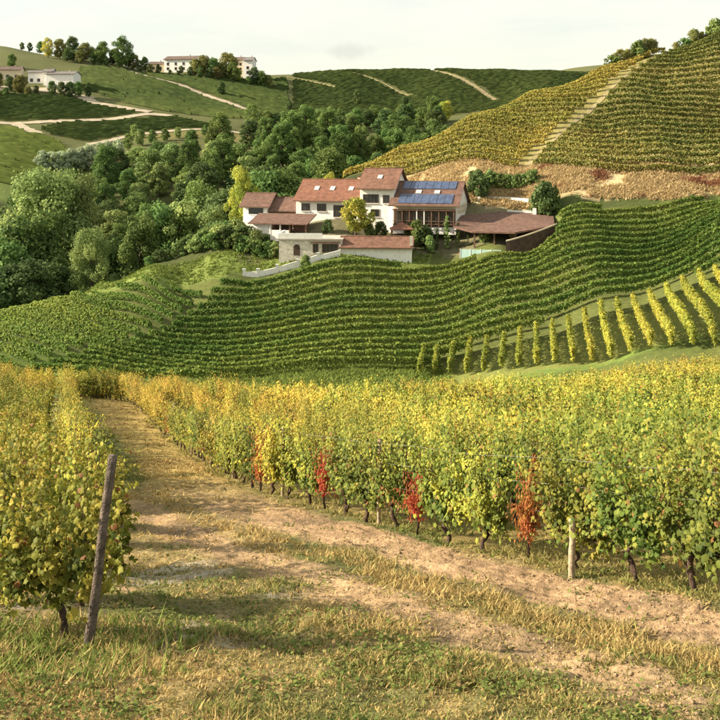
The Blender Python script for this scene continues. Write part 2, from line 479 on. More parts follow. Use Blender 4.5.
M['teal'] = mat('pale_turquoise', (.40, .58, .54), .6, 2, .1)
M['far_roof'] = mat('far_roof', (.13, .095, .08), .9, .6, .3, wave=('X', 4))
M['slate_roof'] = mat('grey_roof', (.15, .14, .135), .9, .6, .25)

# ------------------------------------------------------------------ terrain sheet with its ground cover
def poly_mask(X, Y, poly, soft=None):
    """1 inside a plan polygon whose corners are given as (bearing px, distance)"""
    q = [((p - 360) / FPX * d, d) for p, d in poly]
    ins = np.zeros(X.shape, bool)
    for (x0, y0), (x1, y1) in zip(q, q[1:] + q[:1]):
        c = ((y0 > Y) != (y1 > Y)) & (X < (x1 - x0) * (Y - y0) / (y1 - y0 + 1e-12) + x0)
        ins ^= c
    return ins

def mixc(c, k, m):
    return c * (1 - m[..., None]) + np.array(k) * m[..., None]

def ground_color(X, Y, s=None):
    n1 = fbm(X * .35, Y * .35, 31, 4); n2 = fbm(X * 1.7, Y * 1.7, 41, 4); n3 = fbm(X * .03, Y * .03, 51, 3)
    wob = (fbm(X * .15, Y * .15, 61, 3) - .5)
    c = np.empty(X.shape + (3,)); c[:] = (.085, .11, .03)
    # distance bands
    c = mixc(c, (.045, .055, .022), sstep(150, 175, Y + wob * 20) * (1 - sstep(330, 360, Y)))
    c = mixc(c, (.105, .115, .045), sstep(330, 360, Y))
    Xw, Yw = X + wob * 2, Y + (n2 - .5) * 1.5
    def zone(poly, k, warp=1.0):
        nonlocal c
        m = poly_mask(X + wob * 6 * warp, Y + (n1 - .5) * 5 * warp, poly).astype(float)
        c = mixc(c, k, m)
    zone([(-300, 325), (30, 330), (105, 372), (95, 405), (-300, 395)], (.12, .16, .045))
    zone([(130, 440), (260, 430), (290, 452), (150, 462)], (.16, .15, .055))
    zone([(-300, 98), (1100, 92), (1100, 126), (440, 118), (-300, 114)], (.12, .17, .04), .5)
    zone([(430, 100), (1100, 86), (1100, 124), (640, 121), (440, 116)], (.16, .18, .05), .3)
    zone([(600, 84), (1100, 76), (1100, 80), (640, 86)], (.22, .18, .10), .3)
    zone([(-300, 109), (440, 113), (1100, 124), (1100, 158), (560, 158), (400, 149), (-300, 140)], (.115, .135, .04), .4)
    zone([(60, 142), (250, 148), (430, 149), (430, 156), (245, 158), (60, 153)], (.17, .22, .055), .4)
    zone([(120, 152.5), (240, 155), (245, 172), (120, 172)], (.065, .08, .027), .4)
    zone([(240, 152), (560, 152), (545, 172), (240, 178)], (.16, .15, .085), .3)
    zone([(395, 186), (480, 166), (560, 163), (1100, 157), (1100, 170), (560, 176), (440, 184)], (.47, .37, .21), .5)
    m = poly_mask(X + wob * 5, Y + wob * 4, [(470, 170), (1100, 157), (1100, 170), (480, 176)]).astype(float) * sstep(.66, .78, fbm(X * .25, Y * .5, 71, 3))
    c = mixc(c, (.34, .15, .08), m)
    zone([(330, 193), (420, 185), (560, 175), (1100, 168), (1100, 250), (720, 240), (600, 228), (400, 206)], (.24, .215, .08), .5)
    # the near field
    near = (1 - sstep(80, 92, Y + wob * 4))
    c = mixc(c, (.26, .20, .075), near)
    if s is None:
        s = front_dist(X, Y)
    nn = near * (1 - sstep(55, 68, Y))
    green = mixc(np.broadcast_to(np.array((.28, .22, .10)), c.shape).copy(), (.11, .13, .045), sstep(.44, .60, n1 + .06 * sstep(4, 7, s)))
    path = sstep(-.2, .2, s) * nn
    c = c * (1 - path[..., None]) + green * path[..., None]
    soil = np.broadcast_to(np.array((.40, .27, .155)), c.shape) * (.8 + .4 * n2)[..., None]
    sw = s + (n1 - .5) * .9 + (n2 - .5) * .4
    fy = 1 - sstep(20, 34, Y)
    dirt = (sstep(.3, .7, sw) * (1 - sstep(2.0, 2.5, sw)) + .85 * sstep(3.0, 3.4, sw) * (1 - sstep(4.0, 4.5, sw))) * fy
    dirt = np.clip(dirt + .85 * sstep(.50, .64, n1) * sstep(4.5, 5.2, s) * (1 - sstep(25, 40, Y)), 0, 1) * path
    c = c * (1 - dirt[..., None]) + soil * dirt[..., None]
    gold = (1 - fy) * path * (1 - sstep(2.8, 4.2, sw))
    c = mixc(c, (.42, .31, .11), gold * .85)
    path_shade = path * sstep(24, 36, Y) * sstep(2.0, 3.2, sw)  # shaded green strip of the far path, put into the ground colour
    c = mixc(c, (.13, .17, .06), path_shade * .9)
    pale = sstep(.60, .70, fbm(X * .8 + 5, Y * .8, 81, 3)) * path * sstep(4.0, 5, s)
    c = mixc(c, (.36, .32, .25), pale * .8)
    shadow_blot = sstep(.56, .66, fbm(X * 1.1 + 9, Y * 1.1, 87, 4)) * path * fy  # dark shadow blotches painted into the path's ground colour
    c = mixc(c, (.15, .115, .07), shadow_blot * .55)
    return np.clip(c * (.72 + .56 * n3)[..., None], 0, .8)

def build_terrain():
    ys = [-30., -22, -15, -9, -4, 0, 2.5, 4.2]
    y = 5.2
    while y < 3000:
        ys.append(y)
        y *= 1.0042 if 7.4 < y < 20 else (1.0078 if y < 60 else (1.011 if y < 300 else (1.015 if y < 800 else 1.06)))
    ys = np.array(ys)
    u = np.linspace(-1, 1, 440)
    yp = np.maximum(ys, 0)
    # most columns where the picture looks, a few wide ones outside
    a_ = np.minimum(np.abs(u) / .86, 1.0); b_ = np.clip((np.abs(u) - .86) / .14, 0, 1) ** 2
    X = np.sign(u)[None] * (a_[None] * (1.5 + .40 * yp)[:, None] + b_[None] * (14 + .25 * yp)[:, None]); Y = np.repeat(ys[:, None], len(u), 1)
    s = front_dist(X, Y)
    Z = H0(X, Y) + micro(X, Y, s)
    C = ground_color(X, Y, s)
    nr, nc = X.shape
    idx = np.arange(nr * nc).reshape(nr, nc)
    f = np.stack([idx[:-1, :-1], idx[:-1, 1:], idx[1:, 1:], idx[1:, :-1]], -1).reshape(-1, 4)
    me = np_mesh('ground', np.stack([X, Y, Z], -1).reshape(-1, 3), f, C.reshape(-1, 3), smooth=True)
    o = obj('ground', me, M['ground']); o['kind'] = 'structure'
    return o
build_terrain()

TRACKS = []
def near_track(x, y):
    m = np.zeros(x.shape, bool)
    for l, w in TRACKS:
        for k in range(0, len(l)):
            m |= (x - l[k, 0]) ** 2 + (y - l[k, 1]) ** 2 < (w * .5 + 1.6) ** 2
    return m

def ribbon(name, pts, width, m, lift=.06, step=2.0, ragged=.55):
    """a track laid on the ground; pts are (bearing px, distance)"""
    q = np.array([((p - 360) / FPX * d, d) for p, d in pts])
    t = np.concatenate([[0], np.cumsum(np.hypot(*np.diff(q, axis=0).T))])
    tt = np.linspace(0, t[-1], max(3, int(t[-1] / step)))
    l = np.stack([np.interp(tt, t, q[:, 0]), np.interp(tt, t, q[:, 1])], 1)
    k = np.array([.25, .5, .25])
    for _ in range(3):
        l[1:-1] = l[:-2] * .25 + l[1:-1] * .5 + l[2:] * .25
    TRACKS.append((l, width))
    _, nrm = line_normals(l)
    cols = []
    for j, w in enumerate((-.5, -.17, .17, .5)):
        ww = w * width * (1 + (np.array([random.random() for _ in l]) - .5) * ragged * (abs(w) > .3))
        x = l[:, 0] + nrm[:, 0] * ww; yy = l[:, 1] + nrm[:, 1] * ww
        cols.append(np.stack([x, yy, H(x, yy) + lift], 1))
    v = np.stack(cols, 1).reshape(-1, 3); nr = len(l)
    idx = np.arange(nr * 4).reshape(nr, 4)
    f = np.stack([idx[:-1, :-1], idx[:-1, 1:], idx[1:, 1:], idx[1:, :-1]], -1).reshape(-1, 4)
    o = obj(name, np_mesh(name, v, f, smooth=True), m); o['kind'] = 'structure'
    return o

ribbon('dirt_track', [(-40, 452), (14, 452), (60, 462), (120, 478), (150, 490), (172, 490)], 5, M['track'], .25)
ribbon('dirt_track', [(14, 452), (28, 440), (40, 432)], 5, M['track'], .25)
ribbon('dirt_track', [(88, 424), (130, 444), (190, 456), (225, 458), (252, 450)], 4, M['track'], .25)
ribbon('dirt_track', [(82, 512), (95, 504), (118, 500), (150, 494)], 6, M['track'], .3)
ribbon('dirt_track', [(-40, 522), (20, 520), (60, 520), (90, 510)], 7, M['track'], .3)
ribbon('dirt_track', [(130, 596), (152, 584), (185, 572), (205, 560), (240, 535), (285, 500)], 4, M['track'], .35)
ribbon('dirt_track', [(150, 602), (178, 606), (215, 604)], 5, M['track'], .35)
ribbon('field_track', [(428, 690), (440, 668), (460, 640), (478, 610), (496, 575)], 4, M['track_straw'], .35)
ribbon('field_track', [(345, 675), (362, 655), (385, 625), (410, 590)], 1.3, M['track_straw'], .35)
ribbon('field_track', [(285, 660), (310, 640), (335, 615)], 1.6, M['track_straw'], .35)

# ------------------------------------------------------------------ leaves
LEAF_FULL = np.array([(0, 0, 0), (.34, -.12, -.05), (.44, .24, -.02), (.60, .48, -.07), (.30, .66, -.02), (0, 1.04, -.10),
                      (-.30, .66, -.02), (-.60, .48, -.07), (-.44, .24, -.02), (-.34, -.12, -.05), (0, .40, .04)], float)
LEAF_FULL[:, 1] -= .4
LEAF_FULL_F = np.array([(10, i, (i + 1) % 10) for i in range(10)])
LEAF_LOW = np.array([(-.5, -.45, 0), (.5, -.45, 0), (.42, .5, -.06), (-.42, .5, -.06)], float)
LEAF_LOW_F = np.array([(0, 1, 2, 3)])

def leaf_cloud(pos, nrm, size, col, shape='low', rng=RNG):
    """one flat, lobed or simple leaf at each position, facing nrm with a random turn"""
    base, bf = (LEAF_FULL, LEAF_FULL_F) if shape == 'full' else (LEAF_LOW, LEAF_LOW_F)
    n = len(pos); k = len(base)
    nrm = nrm / (np.linalg.norm(nrm, axis=1)[:, None] + 1e-9)
    r = rng.normal(size=(n, 3))
    t = np.cross(nrm, r); t /= np.linalg.norm(t, axis=1)[:, None] + 1e-9
    if shape == 'full':                        # tips hang
        g = np.array((0, 0, -1.0)) + rng.normal(size=(n, 3)) * .5
        t = np.cross(nrm, g); t /= np.linalg.norm(t, axis=1)[:, None] + 1e-9
        b = np.cross(nrm, t); b *= -np.sign((b * g).sum(1))[:, None] * -1
    else:
        b = np.cross(nrm, t)
    base = np.repeat(base[None], n, 0)
    if shape == 'full':                        # no two leaves alike: narrower or broader, curled, uneven lobes
        base = base * (1 + rng.normal(0, .10, (n, k, 1)))
        base[:, :, 0] *= rng.uniform(.62, 1.08, (n, 1))
        base[:, :, 2] += -rng.uniform(-.15, .75, (n, 1)) * (base[:, :, 0] ** 2) - rng.uniform(-.1, .55, (n, 1)) * (base[:, :, 1] ** 2)
    v = pos[:, None] + size[:, None, None] * (base[:, :, 0:1] * t[:, None] + base[:, :, 1:2] * b[:, None] + base[:, :, 2:3] * nrm[:, None])
    f = bf[None] + (np.arange(n) * k)[:, None, None]
    c = np.repeat(col[:, None], k, 1)
    return v.reshape(-1, 3), f.reshape(-1, bf.shape[1]), c.reshape(-1, 3)

PAL = {
    'green': [(.05, .085, .018), (.11, .155, .028), (.20, .235, .042), (.35, .345, .06)],
    'mixed': [(.065, .10, .02), (.17, .20, .034), (.33, .32, .052), (.48, .41, .07)],
    'gold': [(.13, .135, .025), (.30, .27, .042), (.46, .37, .06), (.56, .40, .07)],
    'red': [(.26, .045, .028), (.38, .08, .04), (.46, .16, .06), (.38, .27, .06)],
    'deep': [(.055, .105, .026), (.09, .16, .036), (.14, .22, .05), (.23, .29, .065)],
    'hillgold': [(.17, .18, .045), (.25, .24, .058), (.35, .31, .075), (.45, .36, .09)],
    'hillgreen': [(.085, .12, .035), (.13, .165, .045), (.20, .215, .06), (.29, .26, .075)],
    'bright': [(.12, .17, .035), (.24, .27, .048), (.39, .37, .065), (.52, .43, .075)],
}
def pick(pal, n, rng=RNG, t=None):
    p = np.array(PAL[pal])
    if t is None:
        t = rng.random(n)
    x = np.clip(t, 0, .999) * (len(p) - 1); i = x.astype(int); fr = (x - i)[:, None]
    return (p[i] * (1 - fr) + p[np.minimum(i + 1, len(p) - 1)] * fr) * (1 + (rng.random((n, 1)) - .5) * .35)

# ------------------------------------------------------------------ grapevines
def vine_proto(pal, seed, hgt=1.95):
    rng = np.random.default_rng(seed); rd = random.Random(seed)
    mb = MB()
    lean = rng.normal(0, .05)
    pts = [(0, 0, -.12)]
    for i in range(1, 8):
        z = i * .082
        pts.append((lean * i / 7 + rng.normal(0, .022) + .03 * sin(i * 1.3 + seed), rng.normal(0, .022), z))
    mb.tube(pts, [.055, .047, .043, .045, .038, .041, .036, .030], 7)
    hx = pts[-1][0]
    if seed % 2 == 0:                                # a forked foot
        mb.tube([pts[1], (pts[1][0] - .10, .02, .25), (pts[1][0] - .15, .0, .42), (hx - .10, 0, .62)], [.030, .027, .024, .020], 6)
    for sgn in (-1, 1):
        mb.tube([pts[-1], (hx + sgn * .15, 0, .63), (hx + sgn * .5, rng.normal(0, .02), .65 + rng.normal(0, .03))], [.026, .020, .012], 5)
    P_, N_, S_, T_ = [], [], [], []
    ncl = 6                                        # shoots stand in bunches, with dark gaps between
    for q in range(ncl):
        bx = hx + (q + .5) / ncl * 1.10 - .55 + rng.normal(0, .03)
        bl = rng.uniform(.82, 1.12); by = rng.normal(0, .22)
        for k in range(5):
            x = bx + rng.normal(0, .05); y = rng.normal(0, .05); z = .58 + rng.normal(0, .06)
            dx, dy = rng.normal(0, .06), by * .7 + rng.normal(0, .16)
            L = bl * rng.uniform(.75, 1.08) * (hgt - .62)
            if rng.random() < .12:
                L *= 1.2
            droop = rng.random() < .25
            n = int(44 * L / 1.15)
            cane = []
            for i in range(n):
                t = i / n
                dyy = dy * (1 + (2.4 * t if droop else .4 * t))
                px_ = x + dx * t * L; py_ = y + dyy * t * L * .8
                pz_ = z + (t * L if not droop else L * (t * .95 - .66 * t * t))
                if i % 10 == 0:
                    cane.append((px_, py_, pz_))
                side = 1 if rng.random() < .5 else -1
                P_.append((px_ + rng.normal(0, .055), py_ + side * abs(rng.normal(.08, .045)), pz_ + rng.normal(0, .03)))
                N_.append((rng.normal(0, .34), side * 1.0 + rng.normal(0, .3), .55 + rng.normal(0, .25)))
                S_.append(rng.uniform(.045, .108) * (1.08 - .42 * t)); T_.append(rng.random() * .6 + .4 * t)
            if len(cane) > 2:
                mb.tube(cane, list(np.linspace(.006, .003, len(cane))), 4)
    for k in range(150):                          # leaves hanging low about the head and the fruit zone
        P_.append((hx + rng.uniform(-.55, .55), rng.normal(0, .17), rng.uniform(.36, .95)))
        N_.append((rng.normal(0, .4), rng.choice((-1, 1)) + rng.normal(0, .3), .4)); S_.append(rng.uniform(.055, .10)); T_.append(rng.random() * .7)
    P_ = np.array(P_); N_ = np.array(N_); S_ = np.array(S_); T_ = np.array(T_)
    clump = vnoise(P_[:, 0] * 4.5 + seed, P_[:, 2] * 4.5 + P_[:, 1] * 3, seed)
    col = pick(pal, len(P_), rng, np.clip(T_ * .55 + clump * .85 - .22, 0, 1))
    if pal != 'red':
        col = np.where(rng.random((len(P_), 1)) < .035, np.array((.24, .13, .045)), col)
    full = leaf_cloud(P_, N_, S_, col, 'full', rng)
    sel = rng.permutation(len(P_))[:int(len(P_) * .26)]
    low = leaf_cloud(P_[sel], N_[sel], S_[sel] * 1.5, col[sel], 'low', rng)
    return {'trunk': mb.mesh('trunk', True), 'foliage': np_mesh('foliage', *full), 'low': low}

PROTO = {p: [vine_proto(p, 100 * i + j, h) for j, h in enumerate(hs)] for i, (p, hs) in enumerate(
    (('green', (1.9, 2.0, 1.85, 1.95)), ('mixed', (1.95, 1.85, 2.0, 1.9, 1.95)), ('gold', (1.85, 1.95, 1.9, 1.8, 1.9)), ('red', (1.85, 1.7))))}
for p in PROTO.values():
    for q in p:
        q['trunk'].materials.append(M['bark']); q['foliage'].materials.append(M['leaf'])

def place_vine(x, y, yaw, pal, label, group, scale=1.0):
    q = random.choice(PROTO[pal])
    r = thing('grapevine', label, 'grapevine', (x, y, h1(x, y) - .02), yaw + (pi if random.random() < .5 else 0) + random.gauss(0, .08), group)
    s = scale * random.uniform(.92, 1.06)
    r.scale = (s * random.choice((-1, 1)), s, s * random.uniform(.94, 1.06))
    obj('trunk', q['trunk'], None, r); obj('foliage', q['foliage'], None, r)
    return r

def crest_y(px):
    return np.interp(px, [c[0] for c in CREST], [c[2] for c in CREST])

def row_low(pts, yaw, palf, rng=RNG):
    """one far row of vines as a single mesh of simple leaves"""
    V, F, C, n = [], [], [], 0
    for (x, y), a in zip(pts, yaw):
        v, f, c = random.choice(PROTO[palf(x, y)])['low']
        s = random.uniform(.92, 1.07); sx = random.choice((-1, 1))
        ca, sa = cos(a), sin(a)
        w = v * np.array((s * sx, s * random.choice((-1, 1)), s))
        V.append(np.stack([x + w[:, 0] * ca - w[:, 1] * sa, y + w[:, 0] * sa + w[:, 1] * ca, w[:, 2] + h1(x, y)], 1))
        F.append(f + n); C.append(c * random.uniform(.85, 1.15)); n += len(v)
    return np.concatenate(V), np.concatenate(F), np.concatenate(C)

ORD = ['first', 'second', 'third', 'fourth', 'fifth', 'sixth', 'seventh', 'eighth', 'ninth', 'tenth', 'eleventh', 'twelfth', 'thirteenth', 'fourteenth',
       'fifteenth', 'sixteenth', 'seventeenth', 'eighteenth', 'nineteenth', 'twentieth']
_T = {20: 'twenty', 30: 'thirty', 40: 'forty', 50: 'fifty', 60: 'sixty', 70: 'seventy', 80: 'eighty'}
for i in range(20, 89):
    d, u = (i + 1) // 10 * 10, (i + 1) % 10
    ORD.append(_T[d] + '-' + ORD[u - 1] if u else _T[d][:-1] + 'ieth')

def near_pal(x, y):
    """greener to the right and in front, golden to the left and far away"""
    px = 360 + FPX * x / y
    g = .26 + .0010 * (px - 150) - .011 * (y - 18) + (float(vnoise(np.array([x * .45]), np.array([y * .45]), 91)[0]) - .5) * .9
    g += random.gauss(0, .12)
    return 'green' if g > .52 else ('mixed' if g > .05 else 'gold')

ROW_GAP = 2.5
TAN, NRM = line_normals(FRONT)
def right_row(k):
    l = FRONT[:, :2] + NRM * ROW_GAP * k
    return resample(l, 1.08)
RED_PX = (405, 543, 333, 258, 208, 167)
near_names = ['front row right of the path', 'second row right of the path', 'third row right of the path']
nv = 0
for k in range(0, 34):
    l = right_row(k)
    d, _ = line_normals(l)
    yaw = np.arctan2(d[:, 1], d[:, 0])
    px = 360 + FPX * l[:, 0] / np.maximum(l[:, 1], .1)
    ok = (px < 790) & (px > -40) & (l[:, 1] > 8) & (l[:, 1] < crest_y(px) + 2)
    l, yaw, px = l[ok], yaw[ok], px[ok]
    if len(l) < 2:
        continue
    if k < 3:
        reds = {}
        if k == 0:
            for rp in RED_PX:
                reds[int(np.argmin(np.abs(px - rp)))] = rp
        for i in range(len(l)):
            if k and l[i, 1] > 66:
                pass
            x, y = l[i] + np.array((random.gauss(0, .04), random.gauss(0, .04)))
            if i in reds:
                w = {405: 'beside two dark trunks at the middle of the picture', 543: 'tall and narrow, to the right of the largest red one'}.get(reds[i])
                n_ = list(sorted(RED_PX)).index(reds[i])
                lab = 'red-leaved grapevine in the front row, ' + ['smallest and farthest along the path', 'second farthest along the path', 'third farthest along the path', 'third nearest of the red ones', 'largest, in the middle of the picture', 'nearest, among green vines'][n_]
                v_ = place_vine(x, y, yaw[i], 'red', lab, 'red vines in the front row', .98); v_.scale.x *= random.uniform(.26, .38); v_.scale.y *= .6; v_.scale.z *= random.uniform(.74, .92)
            else:
                pal = near_pal(x, y)
                tone = {'green': 'green-leaved', 'mixed': 'yellow-green', 'gold': 'golden-leaved'}[pal]
                lab = f'{tone} grapevine, {ORD[i]} from the right end of the {near_names[k]}'
                place_vine(x, y, yaw[i], pal, lab, 'grapevines in the right-hand block')
            nv += 1
    else:
        me = np_mesh('vine_row', *row_low(l, yaw, near_pal))
        o = obj('vine_row', me, M['leaf'])
        tag(o, f'yellow-green vine row on the near slope, {ORD[k]} row back from the dirt path', 'vine row', 'vine rows of the near right-hand block')

# left-hand block: rows end at the path
ldir = (LEFT_B - LEFT_A) / np.linalg.norm(LEFT_B - LEFT_A)
rdir = np.array((-.955, .295))
def left_x(y):                                  # the left border of the path
    return LEFT_A[0] + (y - LEFT_A[1]) * ldir[0] / ldir[1]
yaw_c = math.atan2(rdir[1], rdir[0]); yaw_l = math.atan2(ldir[1], ldir[0])
def left_pal(y):
    return 'mixed' if random.random() < (.75 if y < 25 else .4) else ('gold' if y > 16 and random.random() < .85 else 'green')
def left_vine(p, yaw, lab):
    global nv
    place_vine(p[0] + random.gauss(0, .05), p[1] + random.gauss(0, .05), yaw, left_pal(p[1]), lab, 'grapevines in the left-hand block', 1.0)
    nv += 1
# short rows that end at the path, nearest to us
for m in range(5):
    e = LEFT_A + ldir * (2.3 * m + .2 * sin(m * 5.3)) + np.array((.15 + .3 * sin(m * 2.7 + .6), 0))
    for i in range(8):
        p = e + rdir * ((.86 if m == 0 else .3) + (1.0 if m == 0 else 1.08) * i)
        if 360 + FPX * p[0] / p[1] < -55: break
        left_vine(p, yaw_c, (f'yellowing grapevine, {ORD[i]} from the path, in the {ORD[m]} short left-hand row from the camera'
               if m else ('grapevine with a dark forked trunk right beside the leaning old post' if i == 0 else 'grapevine at the left picture edge in the row with the leaning post')))
# then one row that runs along the path, with short rows behind it
n_ = 0
for y in np.arange(22.2, 75, 1.04):
    left_vine((left_x(y) + .12 * sin(y * .7), y), yaw_l, f'golden-green grapevine, {ORD[n_]} along the row that edges the path on its left'); n_ += 1
for m in range(23):
    y0 = 23.6 + 2.3 * m
    for i in range(9):
        p = np.array((left_x(y0) - 1.35, y0)) + rdir * 1.08 * i
        if 360 + FPX * p[0] / p[1] < -45: break
        left_vine(p, yaw_c, f'yellow grapevine behind the left path-side row, {ORD[i]} in, {ORD[m]} short row back')
# and a few that close its far end
for m in range(6):
    y0 = 63.5 + 2.3 * m
    for i in range(6):
        x = float(np.interp(y0, FRONT[:, 1], FRONT[:, 0])) - 1.0 - .95 * i
        if x < left_x(y0) + .5: break
        left_vine((x, y0 + .28 * i), yaw_c, f'golden grapevine closing the far end of the path, {ORD[i]} in the {ORD[m]} closing row')
print('individual vines', nv)

# posts and wires
def post_mesh(name, r, L, lean=(0, 0), seed=0, m='post'):
    rng = random.Random(seed); mb = MB()
    n = 7
    mb.tube([(lean[0] * t / n + rng.gauss(0, .006), lean[1] * t / n + rng.gauss(0, .006), -.25 + (L + .25) * t / n) for t in range(n + 1)],
            [r * (1.08 - .16 * t / n) * rng.uniform(.94, 1.06) for t in range(n + 1)], 9)
    me = mb.mesh(name, True); me.materials.append(M[m]); return me
p = at(85, 10.6)
o = obj('vineyard_post', post_mesh('leaning_post', .052, 2.02, (.27, .08), 4, 'old_post')); o.location = p
tag(o, 'weathered dark wooden post leaning right at the end of the left-hand row', 'post', 'vineyard posts')
fl = right_row(0)
fpx = 360 + FPX * fl[:, 0] / fl[:, 1]
fi = int(np.argmin(np.abs(fpx - 590)))
for j, i in enumerate((fi, fi + 5, fi + 10, fi + 15, fi + 20, fi + 25, fi + 30)):
    if i < len(fl):
        q = (fl[i] + fl[i + 1]) / 2 if j else fl[i] + (-.18, -.45)
        o = obj('vineyard_post', post_mesh('row_post', .05 if j == 0 else .04, 1.75 if j else .85, (0.02, 0), 40 + j)); o.location = (q[0], q[1], h1(q[0], q[1]))
        tag(o, 'short pale wooden post standing in front of the nearest vines' if j == 0 else f'pale wooden post in the front row, {ORD[j - 1]} beyond the short pale post', 'post', 'vineyard posts')
for z, nm in ((.80, 'lowest'), (1.25, 'middle'), (1.65, 'topmost')):
    sel = fl[(fl[:, 1] > 8) & (fl[:, 1] < 40)]
    mb = MB(); mb.tube([(a, b, h1(a, b) + z) for a, b in sel], [.0022] * len(sel), 4)
    o = mb.build('trellis_wire', M['wire'])
    tag(o, f'thin steel trellis wire along the front row, {nm} of three', 'wire', 'trellis wires of the front row')

# ------------------------------------------------------------------ rows of the farther slopes
def row_mesh(line, dens, size, pal, hgt=1.9, wid=.30, z0=.45, t_shift=0.0, seed=0, gaps=.0):
    """leaves of one vine row along a plan line, vine by vine"""
    rng = np.random.default_rng(seed)
    t = np.concatenate([[0], np.cumsum(np.hypot(*np.diff(line, axis=0).T))]); L = t[-1]
    n = int(L * dens)
    a = rng.random(n) * L
    x = np.interp(a, t, line[:, 0]); y = np.interp(a, t, line[:, 1])
    tg, nr = line_normals(line)
    nx = np.interp(a, t, nr[:, 0]); ny = np.interp(a, t, nr[:, 1])
    vine = np.floor(a / 1.1)
    hv = _hash(vine, np.full(n, seed), 3); gv = _hash(vine, np.full(n, seed), 5); cv = _hash(vine, np.full(n, seed), 7)
    keep = gv > gaps
    ph = (a / 1.1 - vine - .5) * 2
    top = hgt * (.90 + .16 * hv) * (1 - .07 * ph * ph) * (.88 + .24 * fbm(x * .12, y * .12, 29, 3))
    zz = z0 + (top - z0) * np.sqrt(rng.random(n))
    w = rng.normal(0, 1, n) * wid * (.85 + .3 * hv) * (1 - .12 * np.abs(ph))
    X = x + nx * w; Y = y + ny * w
    N = np.stack([nx * np.sign(w) * .7 + rng.normal(0, .5, n), ny * np.sign(w) * .7 + rng.normal(0, .5, n), .55 + rng.normal(0, .35, n)], 1)
    patch = fbm(x * .05, y * .05, 17, 3)
    ct = np.clip(rng.random(n) * .45 + cv * .28 + (patch - .5) * 1.1 + .16 + t_shift, 0, 1)
    col = pick(pal, n, rng, ct)
    pos = np.stack([X, Y, H0(x, y) + zz], 1)
    k = keep
    return np_mesh('vine_row', *leaf_cloud(pos[k], N[k], size * rng.uniform(.7, 1.3, k.sum()), col[k], 'low', rng))

def curve_xy(pts):         # (bearing px, distance) -> plan function Y(X)
    q = np.array([((p - 360) / FPX * d, d) for p, d in pts]); return lambda x: np.interp(x, q[:, 0], q[:, 1])

# villa slope, right-hand block: rows along the contour
g_top = curve_xy([(215, 145.5), (300, 147), (400, 148.5), (470, 150.5), (540, 153), (580, 158), (640, 157.5), (720, 157), (820, 156)])
g_bot = curve_xy([(60, 99), (150, 101), (250, 108), (400, 110), (440, 112), (500, 118), (560, 120), (640, 122), (720, 123), (820, 124)])
nrow = {'a': 0, 'b': 0}
for k in range(-4, 22):
    xs = np.arange(-40, 66, 1.0)
    base = np.interp(xs, [-30, -16, 4, 24, 45, 66], [143, 143.5, 146.3, 149.6, 153.6, 156.6])
    ys_ = base - 2.5 * k + .3 * np.sin(xs * .09)
    px = 360 + FPX * xs / ys_
    seam = -19.5 - .30 * (146 - ys_) * 1.0          # where the left-hand block of rows begins
    ok = (ys_ > g_bot(xs)) & (xs > seam) & (px < 760) & (ys_ < 157.2)
    if k < 0:
        ok &= xs > 30
    ok &= ~((px > 405) & (px < 553) & (ys_ > 146.8 - (px - 405) * .006))
    idx = np.where(ok)[0]
    if len(idx) < 4: continue
    for part in np.split(idx, np.where(np.diff(idx) > 1)[0] + 1):
        if len(part) < 4: continue
        o = obj('vine_row', row_mesh(np.stack([xs[part], ys_[part]], 1), 160, .18, 'deep', 1.38, .15, .30, .26, 300 + k + 50 * int(xs[part][0] > 10)), M['row_leaf'])
        g_ = 'a' if xs[part][0] < 10 else 'b'
        if g_ == 'a': lab = f'long green vine row on the slope below the villa, {ORD[nrow[g_]]} from the top'
        else: lab = f'shorter green vine row right of the villa, {ORD[nrow[g_]]} below the straw bank'
        nrow[g_] += 1
        tag(o, lab, 'vine row', 'green vine rows below the villa')
# left-hand block: rows running down to the right
dvec = np.array((.82, -.57)); nvec = np.array((-.57, -.82))
for k in range(0, 24):
    o0 = np.array((-21.5, 147.0)) + nvec * 2.85 * k + dvec * -60
    tt = np.arange(0, 110, 1.0)
    l = o0[None] + tt[:, None] * dvec[None]
    px = 360 + FPX * l[:, 0] / l[:, 1]
    seam = -20.0 - .30 * (146 - l[:, 1])
    top = np.interp(px, [-60, 0, 60, 130, 200, 230], [130, 132.5, 139, 143.5, 144.5, 145.5])
    ok = (l[:, 0] < seam) & (l[:, 1] < top) & (l[:, 1] > np.interp(px, [-100, 0, 100, 250], [95, 96, 98, 109])) & (px > -50)
    if ok.sum() < 4: continue
    o = obj('vine_row', row_mesh(l[ok], 180, .17, 'deep', 1.28, .13, .25, .28, 400 + k), M['row_leaf'])
    tag(o, f'green vine row slanting down the left spur, {ORD[k]} from the gap beside the villa slope', 'vine row', 'green vine rows on the left spur')

